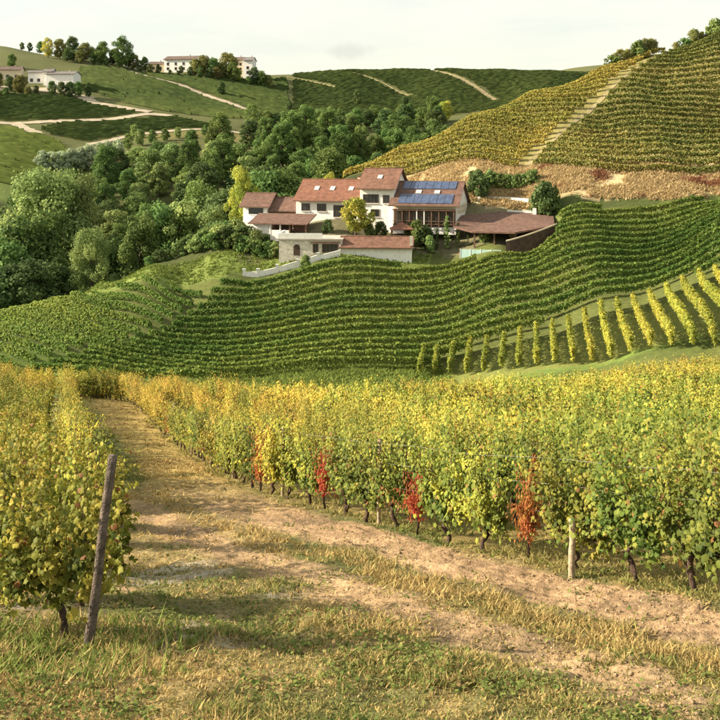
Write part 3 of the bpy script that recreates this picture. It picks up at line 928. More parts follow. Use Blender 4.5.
# terrace of yellow rows running away from us
def terrace_ends(i):
    b = np.array([(438, 376, 109), (500, 368, 104), (560, 361, 101), (620, 352, 98), (680, 341, 95), (760, 325, 91)])
    t = np.array([(440, 116.5), (500, 116.5), (560, 118), (620, 119.5), (680, 121), (760, 122)])
    return b, t
nrow = 0
xb = np.interp(np.linspace(0, 1, 20), [0, 1], [6.4, 36.6])
for i, X0 in enumerate(xb):
    yb = np.interp(X0, [8.6, 14.6, 20.2, 25.5, 30.4, 36], [108, 101.5, 97.5, 94, 90.5, 87])
    X1 = X0 + (119 - yb) * np.interp(X0, [8, 14.6, 34], [.09, .14, .25])
    yt = np.interp(X1, [8.6, 16.5, 23.6, 31, 38.7, 48], [115.5, 116, 117.5, 119, 120.5, 121.5])
    tt = np.linspace(0, 1, 16)
    l = np.stack([X0 + (X1 - X0) * tt, yb + (yt - yb) * tt], 1)
    o = obj('vine_row', row_mesh(l, 280, .15, 'bright', 1.75, .125, .25, -.30 + .028 * i, 600 + i), M['row_leaf'])
    tag(o, f'sunlit yellow vine row running away on the terrace, {ORD[i]} from the left', 'vine row', 'yellow vine rows on the terrace')

# right hill: rows along the contour, cut by the diagonal track
foot = lambda x: np.interp(x, [-6, 11, 25, 41, 60, 80], [193, 185, 178, 170.5, 167, 165.5])
def hill_track_px(d):
    return np.interp(d, [170, 176, 200, 222, 236], [508, 524, 592, 648, 690])
HC = np.array([(330, 191), (340, 193), (400, 202), (470, 210), (530, 217), (600, 225), (650, 231), (720, 238), (870, 244)])
for k in range(0, 27):
    xs = np.arange(-8, 92, 1.2)
    ys_ = foot(xs) + 2.75 * k + .25 * np.sin(xs * .09)
    px = 360 + FPX * xs / ys_
    inside = (ys_ < np.interp(px, HC[:, 0], HC[:, 1])) & (px < 770) & (px > 338)
    tx = (hill_track_px(ys_) - 360) / FPX * ys_
    for side, ok in (('left', inside & (xs < tx - .8)), ('right', inside & (xs > tx + .8))):
        if ok.sum() < 4: continue
        seg_ = max(np.split(np.where(ok)[0], np.where(np.diff(np.where(ok)[0]) > 1)[0] + 1), key=len)
        l = np.stack([xs[seg_], ys_[seg_]], 1)
        pal = 'hillgold' if side == 'left' else 'hillgreen'
        o = obj('vine_row', row_mesh(l, 120, .22, pal, 1.5, .20, .30, .08 if side == 'left' else .05, 700 + k), M['row_leaf'])
        tag(o, f'{"golden" if side == "left" else "greener"} vine row on the right-hand hill, {ORD[k]} from the foot, {side} of the diagonal track', 'vine row', 'vine rows on the right-hand hill')
ribbon('hill_track', [(hill_track_px(d), d) for d in np.linspace(171, 236, 14)], 1.0, M['track_straw'], .10)

# far vineyards: one mass of fine rows each
def far_field(name, poly, ang, gap, label, pal, hgt=1.7, seg=2.0, seed=0):
    rng = np.random.default_rng(seed)
    q = np.array([((p - 360) / FPX * d, d) for p, d in poly]); c = q.mean(0); R = np.abs(q - c).max() * 1.5
    d = np.array((cos(ang), sin(ang))); nn = np.array((-d[1], d[0]))
    V, F, C, nb = [], [], [], 0
    for o_ in np.arange(-R, R, gap):
        tt = np.arange(-R, R, seg)
        l = c + nn * o_ + tt[:, None] * d + rng.normal(0, .07, (len(tt), 2))
        ins = poly_mask(l[:, 0], l[:, 1], poly) & ~near_track(l[:, 0], l[:, 1])
        ii = np.where(ins[:-1] & ins[1:] & (rng.random(len(tt) - 1) > .03))[0]
        if not len(ii): continue
        z = H0(l[:, 0], l[:, 1])
        w = gap * .17
        hh = hgt * rng.uniform(.8, 1.15, len(tt))
        prof = np.stack([np.c_[l - nn * w, z + .2], np.c_[l - nn * w * .6, z + hh], np.c_[l + nn * w * .6, z + hh * rng.uniform(.85, 1.1, len(tt))], np.c_[l + nn * w, z + .2]], 1)
        patch = fbm(l[:, 0] * .02, l[:, 1] * .02, 77, 3)
        cc = pick(pal, len(tt), rng, np.clip(rng.random(len(tt)) * .5 + patch * .7 - .1, 0, 1))
        V.append(prof.reshape(-1, 3)); C.append(np.repeat(cc, 4, 0))
        b = nb + ii * 4
        for j in range(3):
            F.append(np.stack([b + j, b + 4 + j, b + 5 + j, b + 1 + j], 1))
        nb += len(tt) * 4
    me = np_mesh(name, np.concatenate(V), np.concatenate(F), np.concatenate(C))
    o = obj(name, me, M['row_leaf']); o['kind'] = 'stuff'; o['label'] = label; o['category'] = 'vineyard'
    return o
PAL['far'] = [(.040, .065, .022), (.060, .090, .026), (.088, .12, .034), (.12, .145, .042)]
PAL['farlight'] = [(.08, .12, .03), (.11, .16, .035), (.15, .20, .045), (.20, .23, .06)]
far_field('distant_vineyard', [(292, 520), (292, 675), (345, 690), (428, 696), (520, 700), (640, 705), (640, 560), (500, 540), (430, 520)], radians(12), 3.6, 'dark green vineyard covering the far central ridge', 'far', seed=1)
far_field('distant_vineyard', [(78, 530), (118, 512), (160, 500), (292, 498), (288, 655), (262, 628), (205, 606), (150, 598), (100, 590), (78, 575)], radians(-22), 3.6, 'dark green vineyard on the hillside below the hilltop houses', 'far', seed=2)
far_field('distant_vineyard', [(20, 458), (60, 466), (150, 490), (85, 505), (-40, 515), (-40, 458)], radians(18), 2.9, 'triangular green vineyard above the pale track on the left', 'far', seed=4)
far_field('distant_vineyard', [(30, 436), (88, 428), (190, 460), (250, 455), (180, 486), (60, 458)], radians(15), 2.9, 'green vineyard between the two pale far tracks', 'far', seed=5)
far_field('distant_vineyard', [(-60, 345), (30, 345), (90, 385), (60, 420), (20, 440), (-60, 445)], radians(-8), 2.9, 'lighter green vineyard at the left picture edge', 'farlight', seed=6)

# ------------------------------------------------------------------ the villa
VA = radians(15)
VO = at(296, 165)
VZ = -12.5
def vloc(x, y, z=0):                      # villa plan -> world
    return Vector((VO.x + x * cos(VA) + y * sin(VA), VO.y - x * sin(VA) + y * cos(VA), z))

def gable(root, x0, x1, y0, y1, z0, ze, zr, wallm, roofm, over=.5, ov_end=.35, thick=.16, ridge='x', gable_m=None):
    """walls with gables and a pitched roof of two slabs, ridge along x"""
    ym = (y0 + y1) / 2
    mb = MB()
    mb.prism([(y0, z0), (y1, z0), (y1, ze), (ym, zr), (y0, ze)], 'x', x0, x1)
    w = mb.build('wall', M[wallm], root)
    k = (zr - ze) / (ym - y0)
    g = MB()
    for sgn, ya, yb in ((1, y0 - over, ym), (-1, y1 + over, ym)):
        za = ze - k * over
        g.prism([(ya, za + .02), (ym, zr + .02), (ym, zr + thick), (ya, za + thick)], 'x', x0 - ov_end, x1 + ov_end)
    r = g.build('roof', M[roofm], root)
    c = MB(); c.tube([(x0 - ov_end, ym, zr + thick), (x1 + ov_end, ym, zr + thick)], [.12, .12], 6); c.build('ridge_tiles', M[roofm], r)
    e = MB(); e.box(x0 - ov_end, x1 + ov_end, y0 - over - .10, y0 - over, ze - k * over - .04, ze - k * over + .10); e.build('gutter', M['frame'], r)
    return w, r, (lambda y: ze + k * (y - y0))

def window(root, x0, x1, y, z0, z1, shutters=False, mull=1, pane='glass', sill=True):
    """a window set in a wall that faces -y"""
    f = MB(); t = .07
    f.box(x0 - t, x0 + .02, y - .07, y + .05, z0 - t, z1 + t); f.box(x1 - .02, x1 + t, y - .07, y + .05, z0 - t, z1 + t)
    f.box(x0 + .02, x1 - .02, y - .07, y + .05, z0 - t, z0 + .02); f.box(x0 + .02, x1 - .02, y - .07, y + .05, z1 - .02, z1 + t)
    for i in range(mull):
        xm = x0 + (x1 - x0) * (i + 1) / (mull + 1); f.box(xm - .025, xm + .025, y - .06, y + .04, z0 + .02, z1 - .02)
    w = f.build('window', M['frame'], root)
    p = MB(); p.box(x0 + .02, x1 - .02, y - .03, y + .02, z0 + .02, z1 - .02); p.build('pane', M[pane], w)
    if sill:
        s = MB(); s.box(x0 - .15, x1 + .15, y - .18, y - .002, z0 - .16, z0 - .075); s.build('sill', M['white_trim'], w)
    if shutters:
        for a, b in ((x0 - .08 - (x1 - x0) * .5, x0 - .08), (x1 + .08, x1 + .08 + (x1 - x0) * .5)):
            s = MB(); s.box(a, b, y - .06, y - .01, z0, z1); s.build('shutter', M['shutter'], w)
    return w

def skylight(root, x, y, zf, w=.8, h=.9):
    k = zf(y + .01) - zf(y); k /= .01
    mb = MB(); o_ = .20
    mb.add([(x, y, zf(y) + o_), (x + w, y, zf(y) + o_), (x + w, y + h, zf(y + h) + o_), (x, y + h, zf(y + h) + o_),
            (x, y, zf(y) + o_ + .1), (x + w, y, zf(y) + o_ + .1), (x + w, y + h, zf(y + h) + o_ + .1), (x, y + h, zf(y + h) + o_ + .1)],
           [(3,2,1,0),(4,5,6,7),(0,1,5,4),(1,2,6,5),(2,3,7,6),(3,0,4,7)])
    return mb.build('skylight', M['skylight'], root)

def chimney(root, x, y, z0, z1, m='tiles_red'):
    mb = MB(); mb.box(x - .3, x + .3, y - .3, y + .3, z0, z1); c = mb.build('chimney', M['cream_wall'], root)
    k = MB(); k.box(x - .42, x + .42, y - .42, y + .42, z1 + .12, z1 + .22); k.box(x - .22, x + .22, y - .22, y + .22, z1 + .001, z1 + .12); k.build('chimney_cap', M[m], c)

def vthing(name, label, cat, x=0, y=0, group=None):
    o = thing(name, label, cat, vloc(x, y, VZ), -VA, group); o.location.z = 0
    o['base'] = 0; del o['base']
    return o
def V(name, label, cat='building', group='villa buildings'):
    return thing(name, label, cat, (VO.x, VO.y, 0), -VA, group)

# main house
D = V('villa_house', 'long white two-storey villa wing with red tiled roof and three skylights')
_, rD, zf = gable(D, 0, 11.0, 0, 9.6, VZ - .8, -8.0, -5.1, 'white_wall', 'tiles_red', .7)
for x in (2.5, 5.2, 8.4): skylight(rD, x, 1.9, zf)
window(D, 1.0, 2.35, 0, -9.95, -8.85, mull=1); window(D, 3.7, 5.15, 0, -10.0, -8.85, mull=1); window(D, 6.5, 8.3, 0, -10.9, -9.05, mull=2)
window(D, 5.7, 6.4, 0, -12.4, -11.35, mull=0); window(D, 6.9, 8.2, 0, -12.4, -11.35, mull=1)
chimney(rD, 9.2, 6.2, -6.2, -4.6)
# tall block
E = V('villa_tower_block', 'tall white villa block with red-brown gabled roof in the middle of the complex')
_, rE, zf = gable(E, 11.02, 16.6, -.35, 9.4, VZ - .8, -6.0, -3.2, 'white_wall', 'tiles', .6, .5)
skylight(rE, 13.4, 1.6, zf)
window(E, 11.6, 14.1, -.35, -8.5, -7.2, mull=3); window(E, 14.9, 15.9, -.35, -8.5, -7.3, mull=1); window(E, 12.9, 14.2, -.35, -10.7, -9.6, mull=1)
# block with solar panels
Fh = V('villa_solar_wing', 'villa wing with blue solar panels on its roof above a dark timber gallery')
_, rF, zf = gable(Fh, 16.7, 27.0, -1.4, 9.0, VZ - .8, -8.35, -5.3, 'white_wall', 'tiles_brown', .9, .5)
kF = (-5.3 + 8.35) / 5.2
for row, (ya, yb) in enumerate(((-1.9, .35), (1.75, 3.65))):
    for i in range(7):
        xa = 17.6 + i * 1.25; g = MB()
        q = lambda x, y, o_: (x, y, zf(y) + o_)
        g.add([q(xa, ya, .24), q(xa + 1.19, ya, .24), q(xa + 1.19, yb, .24), q(xa, yb, .24), q(xa, ya, .29), q(xa + 1.19, ya, .29), q(xa + 1.19, yb, .29), q(xa, yb, .29)],
              [(3,2,1,0),(4,5,6,7),(0,1,5,4),(1,2,6,5),(2,3,7,6),(3,0,4,7)])
        sp = g.build('solar_panel', M['solar'], rF)
for x in (20.0, 23.0): skylight(rF, x, .62, zf, .9, .75)
mb = MB(); mb.box(17.0, 26.6, -1.52, -1.41, -9.35, -8.75); mb.build('cream_fascia', M['cream_wall'], Fh)
mb = MB(); mb.box(16.9, 26.8, -1.50, -1.41, -12.1, -9.37); mb.build('gallery_shade_panel', M['dark_wall'], Fh)  # flat dark panel painted in for the shade of a recess
for i in range(9):
    x = 17.1 + i * 1.18; mb = MB(); mb.box(x, x + .16, -2.0, -1.82, -12.1, -9.3); mb.build('gallery_post', M['white_trim' if i in (3, 4) else 'brown_wall'], Fh)
mb = MB(); mb.box(16.8, 26.9, -2.1, -1.75, -9.56, -9.36); mb.build('gallery_beam', M['brown_wall'], Fh)
mb = MB(); mb.box(16.8, 26.9, -1.98, -1.86, -11.25, -11.15); mb.box(16.8, 26.9, -1.98, -1.86, -11.75, -11.68); mb.build('gallery_rail', M['brown_wall'], Fh)
for i in range(8):
    x = 17.5 + i * 1.18; window(Fh, x, x + .62, -1.5, -11.6, -9.75, mull=1, sill=False)
la = MB()
for i in range(7):
    y = -1.1 + i * 1.3
    for s in (-1, 1):
        la.tube([(27.06, y, -10.1 if s > 0 else -8.7), (27.06, y + 1.3, -8.7 if s > 0 else -10.1)], [.05, .05], 4)
la.build('lattice', M['cream_wall'], Fh)
# annex on the right with a low sweeping roof
Gx = V('villa_annex', 'low brown-roofed annex with dark openings at the right end of the villa')
mb = MB(); mb.box(29.5, 40.6, -.2, 5.0, VZ - 2.6, -11.6); mb.build('wall', M['dark_wall'], Gx)
mb = MB()
rv = [(26.9, -4.2, -11.75), (30.0, -5.6, -12.35), (36.6, -6.0, -12.3), (42.2, -3.2, -11.4), (41.4, 5.6, -10.3), (33.0, 5.6, -9.9), (27.3, 1.5, -10.4)]
mb.add([p for p in rv] + [(x, y, z - .25) for x, y, z in rv], [tuple(range(7)), tuple(range(7, 14))[::-1]] + [(i, (i + 1) % 7, 7 + (i + 1) % 7, 7 + i) for i in range(7)])
r = mb.build('roof', M['tiles_brown'], Gx)
mb = MB(); mb.box(34.0, 41.0, 5.65, 5.95, -10.6, -9.75); mb.build('white_parapet', M['white_trim'], Gx)
mb = MB(); mb.box(38.2, 38.8, 4.6, 5.2, -10.3, -9.3); mb.build('chimney', M['white_trim'], r)
for x in (30.2, 33.2, 36.4): 
    mb = MB(); mb.box(x, x + .25, -5.0, -4.75, VZ - 2.6, -12.3); mb.build('porch_post', M['brown_wall'], Gx)
mb = MB(); mb.box(35.0, 37.0, -.32, -.21, -14.3, -12.4); mb.build('window', M['glass'], Gx)
# curved wall
Cw = thing('curved_garden_wall', 'dark brown curved wall with sloping pale coping at the right end of the annex', 'wall', (VO.x, VO.y, 0), -VA)
mb = MB(); cp = MB(); n = 12
for i in range(n):
    def pt(t): return (35.4 + 7.1 * t, -7.6 + 1.2 * t + 3.6 * t * t, -13.6 + 2.3 * t ** 1.15)
    (xa, ya, za), (xb_, yb_, zb) = pt(i / n), pt((i + 1) / n)
    mb.add([(xa, ya, -16.8), (xb_, yb_, -16.8), (xb_, yb_, zb), (xa, ya, za), (xa, ya + .35, -16.8), (xb_, yb_ + .35, -16.8), (xb_, yb_ + .35, zb), (xa, ya + .35, za)],
           [(0,1,2,3),(7,6,5,4),(3,2,6,7),(0,3,7,4),(1,5,6,2)])
    cp.add([(xa, ya - .12, za + .003), (xb_, yb_ - .12, zb + .003), (xb_, yb_ - .12, zb + .2), (xa, ya - .12, za + .2), (xa, ya + .5, za + .003), (xb_, yb_ + .5, zb + .003), (xb_, yb_ + .5, zb + .2), (xa, ya + .5, za + .2)],
           [(0,1,2,3),(7,6,5,4),(3,2,6,7),(0,4,5,1)])
mb.build('wall', M['dark_wall'], Cw); cp.build('coping', M['cream_wall'], Cw)
# turquoise pool screen
Tq = thing('pool_screen', 'low pale turquoise screen in front of the annex porch', 'screen', (VO.x, VO.y, 0), -VA)
for i in range(4):
    x = 28.6 + i * 1.55; mb = MB(); mb.box(x, x + 1.45, -7.6, -7.52, -16.2, -14.9); mb.build('panel', M['teal'], Tq)
    mb = MB(); mb.box(x - .09, x - .005, -7.64, -7.48, -16.6, -14.8); mb.build('post', M['white_trim'], Tq)
# small house at the left
A = V('small_house', 'small white house with brown roof and dark loggia at the left end of the villa')
_, rA, zf = gable(A, -9.8, -5.4, 1.2, 6.6, VZ - 1.4, -9.25, -7.5, 'white_wall', 'tiles_brown', .6, .55)
mb = MB(); mb.box(-8.8, -6.2, 1.13, 1.19, -10.8, -9.35); f_ = mb.build('loggia_shade_pane', M['glass'], A)  # flat dark glass laid on the wall for the loggia's shade
mb = MB(); mb.box(-8.9, -6.1, 1.05, 1.12, -10.95, -10.8); mb.build('sill', M['white_trim'], A)
mb = MB(); mb.box(-10.4, -5.0, -.6, 1.18, VZ - 2.4, -12.0); mb.build('white_plinth', M['white_wall'], A)
# link with a dark timber wall
B = V('link_building', 'brown timber link with low tiled roof between small house and main wing')
gable(B, -5.35, -.05, 1.6, 7.0, VZ - 1, -9.9, -8.2, 'brown_wall', 'tiles_brown', .6, .0)
# porch in front
Cb = V('porch', 'tiled porch roof over a dark opening and white pillars in front of the main wing')
mb = MB(); mb.prism([(-6.6, -11.85), (-1.6, -10.55), (-1.6, -10.39), (-6.6, -11.69)], 'x', -5.9, 4.1); mb.build('roof', M['tiles_brown'], Cb)
mb = MB(); mb.box(-5.3, -2.2, -5.8, -5.5, VZ - 2, -11.85); mb.build('white_wall', M['white_wall'], Cb)
mb = MB(); mb.box(-2.15, .9, -4.6, -4.4, VZ - 2, -11.5); mb.build('opening_shade_panel', M['dark_wall'], Cb)  # dark sheet standing in for the shaded opening under the porch roof
mb = MB(); mb.box(.95, 3.6, -4.2, -4.0, VZ - 2, -11.2); mb.build('brown_wall', M['brown_wall'], Cb)
for x in (-2.4, -.7, .9, 3.6):
    mb = MB(); mb.box(x, x + .22, -6.2, -5.98, VZ - 2, -11.75); mb.build('pillar', M['white_trim' if x < 0 else 'brown_wall'], Cb)
mb = MB(); mb.box(-2.2, .9, -6.15, -6.0, VZ - 2, -12.75); mb.build('parapet', M['white_wall'], Cb)
# terrace house with arch
TO = at(279, 151)
T = thing('terrace_house', 'stone terrace building with an arched doorway under a white parapet', 'building', (TO.x, TO.y, 0), -radians(4), 'villa buildings')
mb = MB(); mb.box(0, 9.6, 0, 6.5, -17.2, -13.55); mb.build('wall', M['stone_wall'], T)
mb = MB(); mb.box(-.2, 9.7, -.25, 6.6, -13.548, -13.35); mb.build('terrace_slab', M['paving'], T)
mb = MB(); mb.box(-.1, 6.6, -.15, .05, -13.345, -12.55); mb.build('parapet', M['white_wall'], T)
mb = MB(); mb.box(-.1, .1, .055, 6.0, -13.345, -12.55); mb.build('parapet', M['white_wall'], T)
ar = [(2.2, -15.9), (3.2, -15.9), (3.2, -14.7)] + [(2.7 + .5 * cos(a), -14.7 + .5 * sin(a)) for a in np.linspace(.3, pi - .3, 7)] + [(2.2, -14.7)]
mb = MB(); mb.prism(ar, 'y', -.03, .05); mb.build('arched_door', M['dark_wall'], T)
mb = MB(); mb.prism([(2.7 + .62 * cos(a), -14.7 + .62 * sin(a)) for a in np.linspace(0, pi, 9)] + [(2.7 + .5 * cos(a), -14.7 + .5 * sin(a)) for a in np.linspace(pi, 0, 9)], 'y', -.08, .04); mb.build('arch', M['stone_wall'], T)
for xa, xb_ in ((5.2, 5.9), (6.6, 8.9)):
    window(T, xa, xb_, 0, -15.4, -14.2, mull=1 if xb_ - xa < 1 else 3, sill=False)
mb = MB(); mb.box(4.8, 9.3, -.5, -.26, -14.0, -13.75); mb.build('beam', M['brown_wall'], T)
# long low annex in front
HO = at(341, 150)
Hh = thing('long_shed', 'long low white building with tiled roof at the front of the villa', 'building', (HO.x, HO.y, 0), -radians(4), 'villa buildings')
_, rH, zf = gable(Hh, 0, 10.6, 0, 5.0, -17.4, -14.5, -13.3, 'white_wall', 'tiles', .45, .3)
mb = MB(); mb.box(-.25, -.02, -.12, .2, -17.4, -14.2); mb.build('pillar', M['white_trim'], Hh)
mb = MB(); mb.box(10.3, 10.75, -.3, .25, -14.3, -12.9); mb.build('chimney', M['stone_wall'], rH)
# low white boundary wall
pts = [at(244, 147.5), at(258, 147.5), at(277, 148), at(298, 148.4), at(318, 148.8), at(340, 149.3)]
Wl = thing('garden_wall', 'low white garden wall with small pillars below the terrace house', 'wall', (0, 0, 0))
for i, (a, b) in enumerate(zip(pts[:-1], pts[1:])):
    n_ = Vector((-(b - a).y, (b - a).x, 0)).normalized() * .14
    za, zb = a.z + (.75 if i else .55), b.z + (.95 if i > 1 else .75)
    mb = MB(); mb.add([a - n_ + Vector((0,0,-.6)), b - n_ + Vector((0,0,-.6)), b + n_ + Vector((0,0,-.6)), a + n_ + Vector((0,0,-.6)),
                       (*(a - n_).xy, za), (*(b - n_).xy, zb), (*(b + n_).xy, zb), (*(a + n_).xy, za)],
                      [(3,2,1,0),(4,5,6,7),(0,1,5,4),(1,2,6,5),(2,3,7,6),(3,0,4,7)])
    mb.build('wall_section', M['white_wall'], Wl)
    mb = MB(); mb.box(a.x - .2, a.x + .2, a.y - .2, a.y + .2, a.z - .6, za + .35); mb.box(a.x - .26, a.x + .26, a.y - .26, a.y + .26, za + .351, za + .45); mb.build('pillar', M['white_trim'], Wl)
# pavilion
PO = at(402, 156.5)
Pv = thing('garden_pavilion', 'small pavilion with red hipped roof beside the dark gallery', 'pavilion', (PO.x, PO.y, PO.z))
zt = -(228.5 - 150) / 1000 * 156.5 - PO.z
mb = MB(); mb.add([(-1.9, -1.7, zt), (1.9, -1.7, zt), (1.9, 1.7, zt), (-1.9, 1.7, zt), (0, 0, zt + 1.05), (-1.9, -1.7, zt - .12), (1.9, -1.7, zt - .12), (1.9, 1.7, zt - .12), (-1.9, 1.7, zt - .12)],
                  [(0,1,4),(1,2,4),(2,3,4),(3,0,4),(8,7,6,5),(0,5,6,1),(1,6,7,2),(2,7,8,3),(3,8,5,0)]); mb.build('roof', M['tiles_red'], Pv)
for x in (-1.6, 1.6):
    for y in (-1.4, 1.4):
        mb = MB(); mb.box(x - .1, x + .1, y - .1, y + .1, -.5, zt - .121); mb.build('post', M['brown_wall'], Pv)
# roadside retaining edge behind the annex
ew = thing('yard_wall', 'low pale kerb wall behind the annex roof', 'wall', (0, 0, 0))
q = [at(478, 168), at(505, 167), at(532, 165)]
for a, b in zip(q[:-1], q[1:]):
    mb = MB(); mb.add([a + Vector((0,0,-.5)), b + Vector((0,0,-.5)), b + Vector((0,.4,-.5)), a + Vector((0,.4,-.5)), a + Vector((0,0,.5)), b + Vector((0,0,.5)), b + Vector((0,.4,.5)), a + Vector((0,.4,.5))],
                      [(3,2,1,0),(4,5,6,7),(0,1,5,4),(1,2,6,5),(2,3,7,6),(3,0,4,7)]); mb.build('wall_section', M['white_trim'], ew)

# ------------------------------------------------------------------ far farmhouses
def far_house(label, px, d, w, dep, hw, hr, rot, wallm='white_wall', roofm='slate_roof', wins=3, rows=1, sink=1.0, lift=0):
    p = at(px, d)
    o = thing('farmhouse', label, 'farmhouse', (p.x, p.y, p.z + lift), rot, 'far hilltop farmhouses')
    _, r, zf = gable(o, 0, w, 0, dep, -sink - lift, hw, hw + hr, wallm, roofm, .7, .5)
    for rr in range(rows):
        for i in range(wins):
            xa = w * (i + .5) / wins - .7
            z = .9 + rr * 3.0
            window(o, xa, xa + 1.4, 0, z, z + 1.6, mull=1)
    chimney(r, w * .7, dep * .6, hw + hr * .6, hw + hr + .9, roofm)
    return o
far_house('white farmhouse wing with three windows on the far left ridge', 28, 532, 11, 8, 5.8, 1.3, radians(8), wins=3)
far_house('large bluish-white farmhouse block with grey roof on the far left ridge', 46, 526, 15, 10, 7.0, 1.5, radians(-6), wins=3, rows=1)
far_house('small white gabled farmhouse part between wing and block on far left ridge', 43.2, 529, 4.6, 8, 7.4, 1.6, radians(0), wins=1)
far_house('low beige farm building at the left picture edge on the far ridge', -6, 535, 14, 8, 5.4, 1.8, radians(5), 'cream_wall', 'far_roof', wins=3)
far_house('pale hilltop house with brown hipped roof, left of the hilltop trees', 164, 632, 21, 12, 7.6, 2.2, radians(-12), 'white_wall', 'far_roof', wins=4, rows=2, lift=.5)
far_house('long low beige building left of the pale hilltop house', 150, 640, 9, 8, 4.5, 1.5, radians(5), 'cream_wall', 'far_roof', wins=2)
far_house('tall pale hilltop house among trees with grey-brown roof', 229, 636, 9, 10, 7.5, 2.0, radians(-8), 'cream_wall', 'far_roof', wins=3, rows=2, lift=2.5)
far_house('narrow bluish-white house at the right of the hilltop trees', 243, 630, 6, 9, 9.5, 2.0, radians(-10), 'white_wall', 'slate_roof', wins=1, rows=2, lift=2)

# ------------------------------------------------------------------ trees
PAL.update({
    't_mid': [(.036, .060, .020), (.056, .088, .026), (.080, .118, .034), (.11, .148, .042)],
    't_dark': [(.024, .040, .017), (.037, .058, .021), (.053, .078, .027), (.072, .10, .034)],
    't_light': [(.065, .095, .035), (.095, .13, .045), (.13, .165, .055), (.17, .20, .065)],
    't_yellow': [(.10, .13, .03), (.16, .18, .035), (.24, .23, .045), (.31, .27, .05)],
    't_grey':  [(.10, .13, .07), (.14, .17, .10), (.19, .22, .14), (.24, .27, .18)],
    't_olive': [(.060, .068, .024), (.088, .092, .03), (.12, .118, .038), (.155, .14, .046)],
})
def tree_proto(pal, hgt, wid, seed, nleaf=8000, size=.27, kind='round', trunk=.15):
    """tapered trunk with limbs, crown of leaf faces gathered in clumps"""
    rng = np.random.default_rng(seed)
    mb = MB()
    z0 = hgt * trunk
    tr = max(.14, hgt * .018)
    pts = [(0, 0, -1.0), (rng.normal(0, .1), rng.normal(0, .1), z0 * .5), (rng.normal(0, .2), rng.normal(0, .2), z0), (rng.normal(0, .3), rng.normal(0, .3), hgt * .6), (rng.normal(0, .3), rng.normal(0, .3), hgt * .85)]
    mb.tube(pts, [tr * 1.3, tr, tr * .85, tr * .5, tr * .15], 7)
    nl = {'round': 44, 'tall': 56, 'bush': 22, 'column': 22}[kind]
    cents = []
    for i in range(nl):
        t = (i + rng.random()) / nl
        if kind == 'tall': prof = .55 + .45 * sin(pi * min(1, t * 1.02) ** .8)
        elif kind == 'column': prof = .9 * (1 - t) ** .5 + .1
        elif kind == 'bush': prof = (1 - t * t) ** .5
        else: prof = sin(pi * (t * .86 + .10)) ** .65
        z = z0 * .75 + (hgt - z0 * .75) * (t * .93)
        a = i * 2.4 + rng.normal(0, .4); rr = wid * .5 * prof * (rng.random() ** .42) * rng.uniform(.7, 1.02)
        cents.append((rr * cos(a), rr * sin(a), z, wid * rng.uniform(.085, .18) * (1 if kind != 'column' else 1.2)))
        if i % 2 == 0 and kind != 'column':
            zb = max(z0 * .7, z - rng.uniform(.18, .3) * hgt)
            mb.tube([(0, 0, zb), (rr * .55 * cos(a), rr * .55 * sin(a), (zb + z) / 2 + .2), (rr * cos(a), rr * sin(a), z)], [tr * .4, tr * .25, tr * .08], 5)
    cents = np.array(cents)
    w = cents[:, 3] ** 2; ci = rng.choice(nl, nleaf, p=w / w.sum())
    dirs = rng.normal(size=(nleaf, 3)); dirs /= np.linalg.norm(dirs, axis=1)[:, None]; dirs[:, 2] = dirs[:, 2] * .85 + .12
    rad = cents[ci, 3] * (.45 + .62 * rng.random(nleaf) ** .5) * np.where(rng.random(nleaf) < .07, 1.35, 1.0)
    pos = cents[ci, :3] + dirs * rad[:, None] * np.array((1, 1, .9 if kind != 'tall' else 1.15))
    pos[:, 2] = np.maximum(pos[:, 2], .1 if kind in ('bush', 'column') else z0 * .35)
    nrm = dirs + rng.normal(size=(nleaf, 3)) * .45
    cl = _hash(ci, np.full(nleaf, seed), 9)
    col = pick(pal, nleaf, rng, np.clip(rng.random(nleaf) * .5 + cl * .45, 0, 1))
    fol = np_mesh('crown', *leaf_cloud(pos, nrm, size * rng.uniform(.6, 1.35, nleaf), col, 'low', rng))
    tm = mb.mesh('trunk', True); tm.materials.append(M['tree_bark']); fol.materials.append(M['tree_leaf'])
    return tm, fol, hgt

TP = {
    'mid': [tree_proto('t_mid', 12, 9, 900 + i) for i in range(4)],
    'dark': [tree_proto('t_dark', 12, 8.5, 910 + i) for i in range(3)],
    'light': [tree_proto('t_light', 12, 8.5, 920 + i) for i in range(3)],
    'poplar': [tree_proto('t_light', 34, 17, 930 + i, 26000, .34, 'tall', .22) for i in range(2)],
    'tallmid': [tree_proto('t_mid', 17, 8, 935 + i, 10000, .28, 'tall', .2) for i in range(2)],
    'yellow': [tree_proto('t_yellow', 18, 12, 940 + i, 14000, .27) for i in range(2)],
    'grey': [tree_proto('t_grey', 7, 7, 950 + i, 4500, .25, 'bush', .12) for i in range(2)],
    'olive': [tree_proto('t_olive', 9, 8, 960 + i, 5000, .30) for i in range(2)],
    'bush': [tree_proto('t_mid', 3, 4, 970 + i, 1500, .22, 'bush', .08) for i in range(3)],
    'lightbush': [tree_proto('t_light', 3, 4, 975 + i, 1500, .22, 'bush', .08) for i in range(2)],
    'darkbush': [tree_proto('t_dark', 3, 4, 980 + i, 1500, .22, 'bush', .08) for i in range(2)],
    'column': [tree_proto('t_dark', 6, 1.5, 985 + i, 1500, .18, 'column', .05) for i in range(2)],
    'lightcolumn': [tree_proto('t_light', 6, 1.5, 988 + i, 1500, .18, 'column', .05) for i in range(2)],
    'garden': [tree_proto('t_yellow', 5.5, 5.2, 990, 4200, .22, 'round', .25)],
}
NTREE = [0]
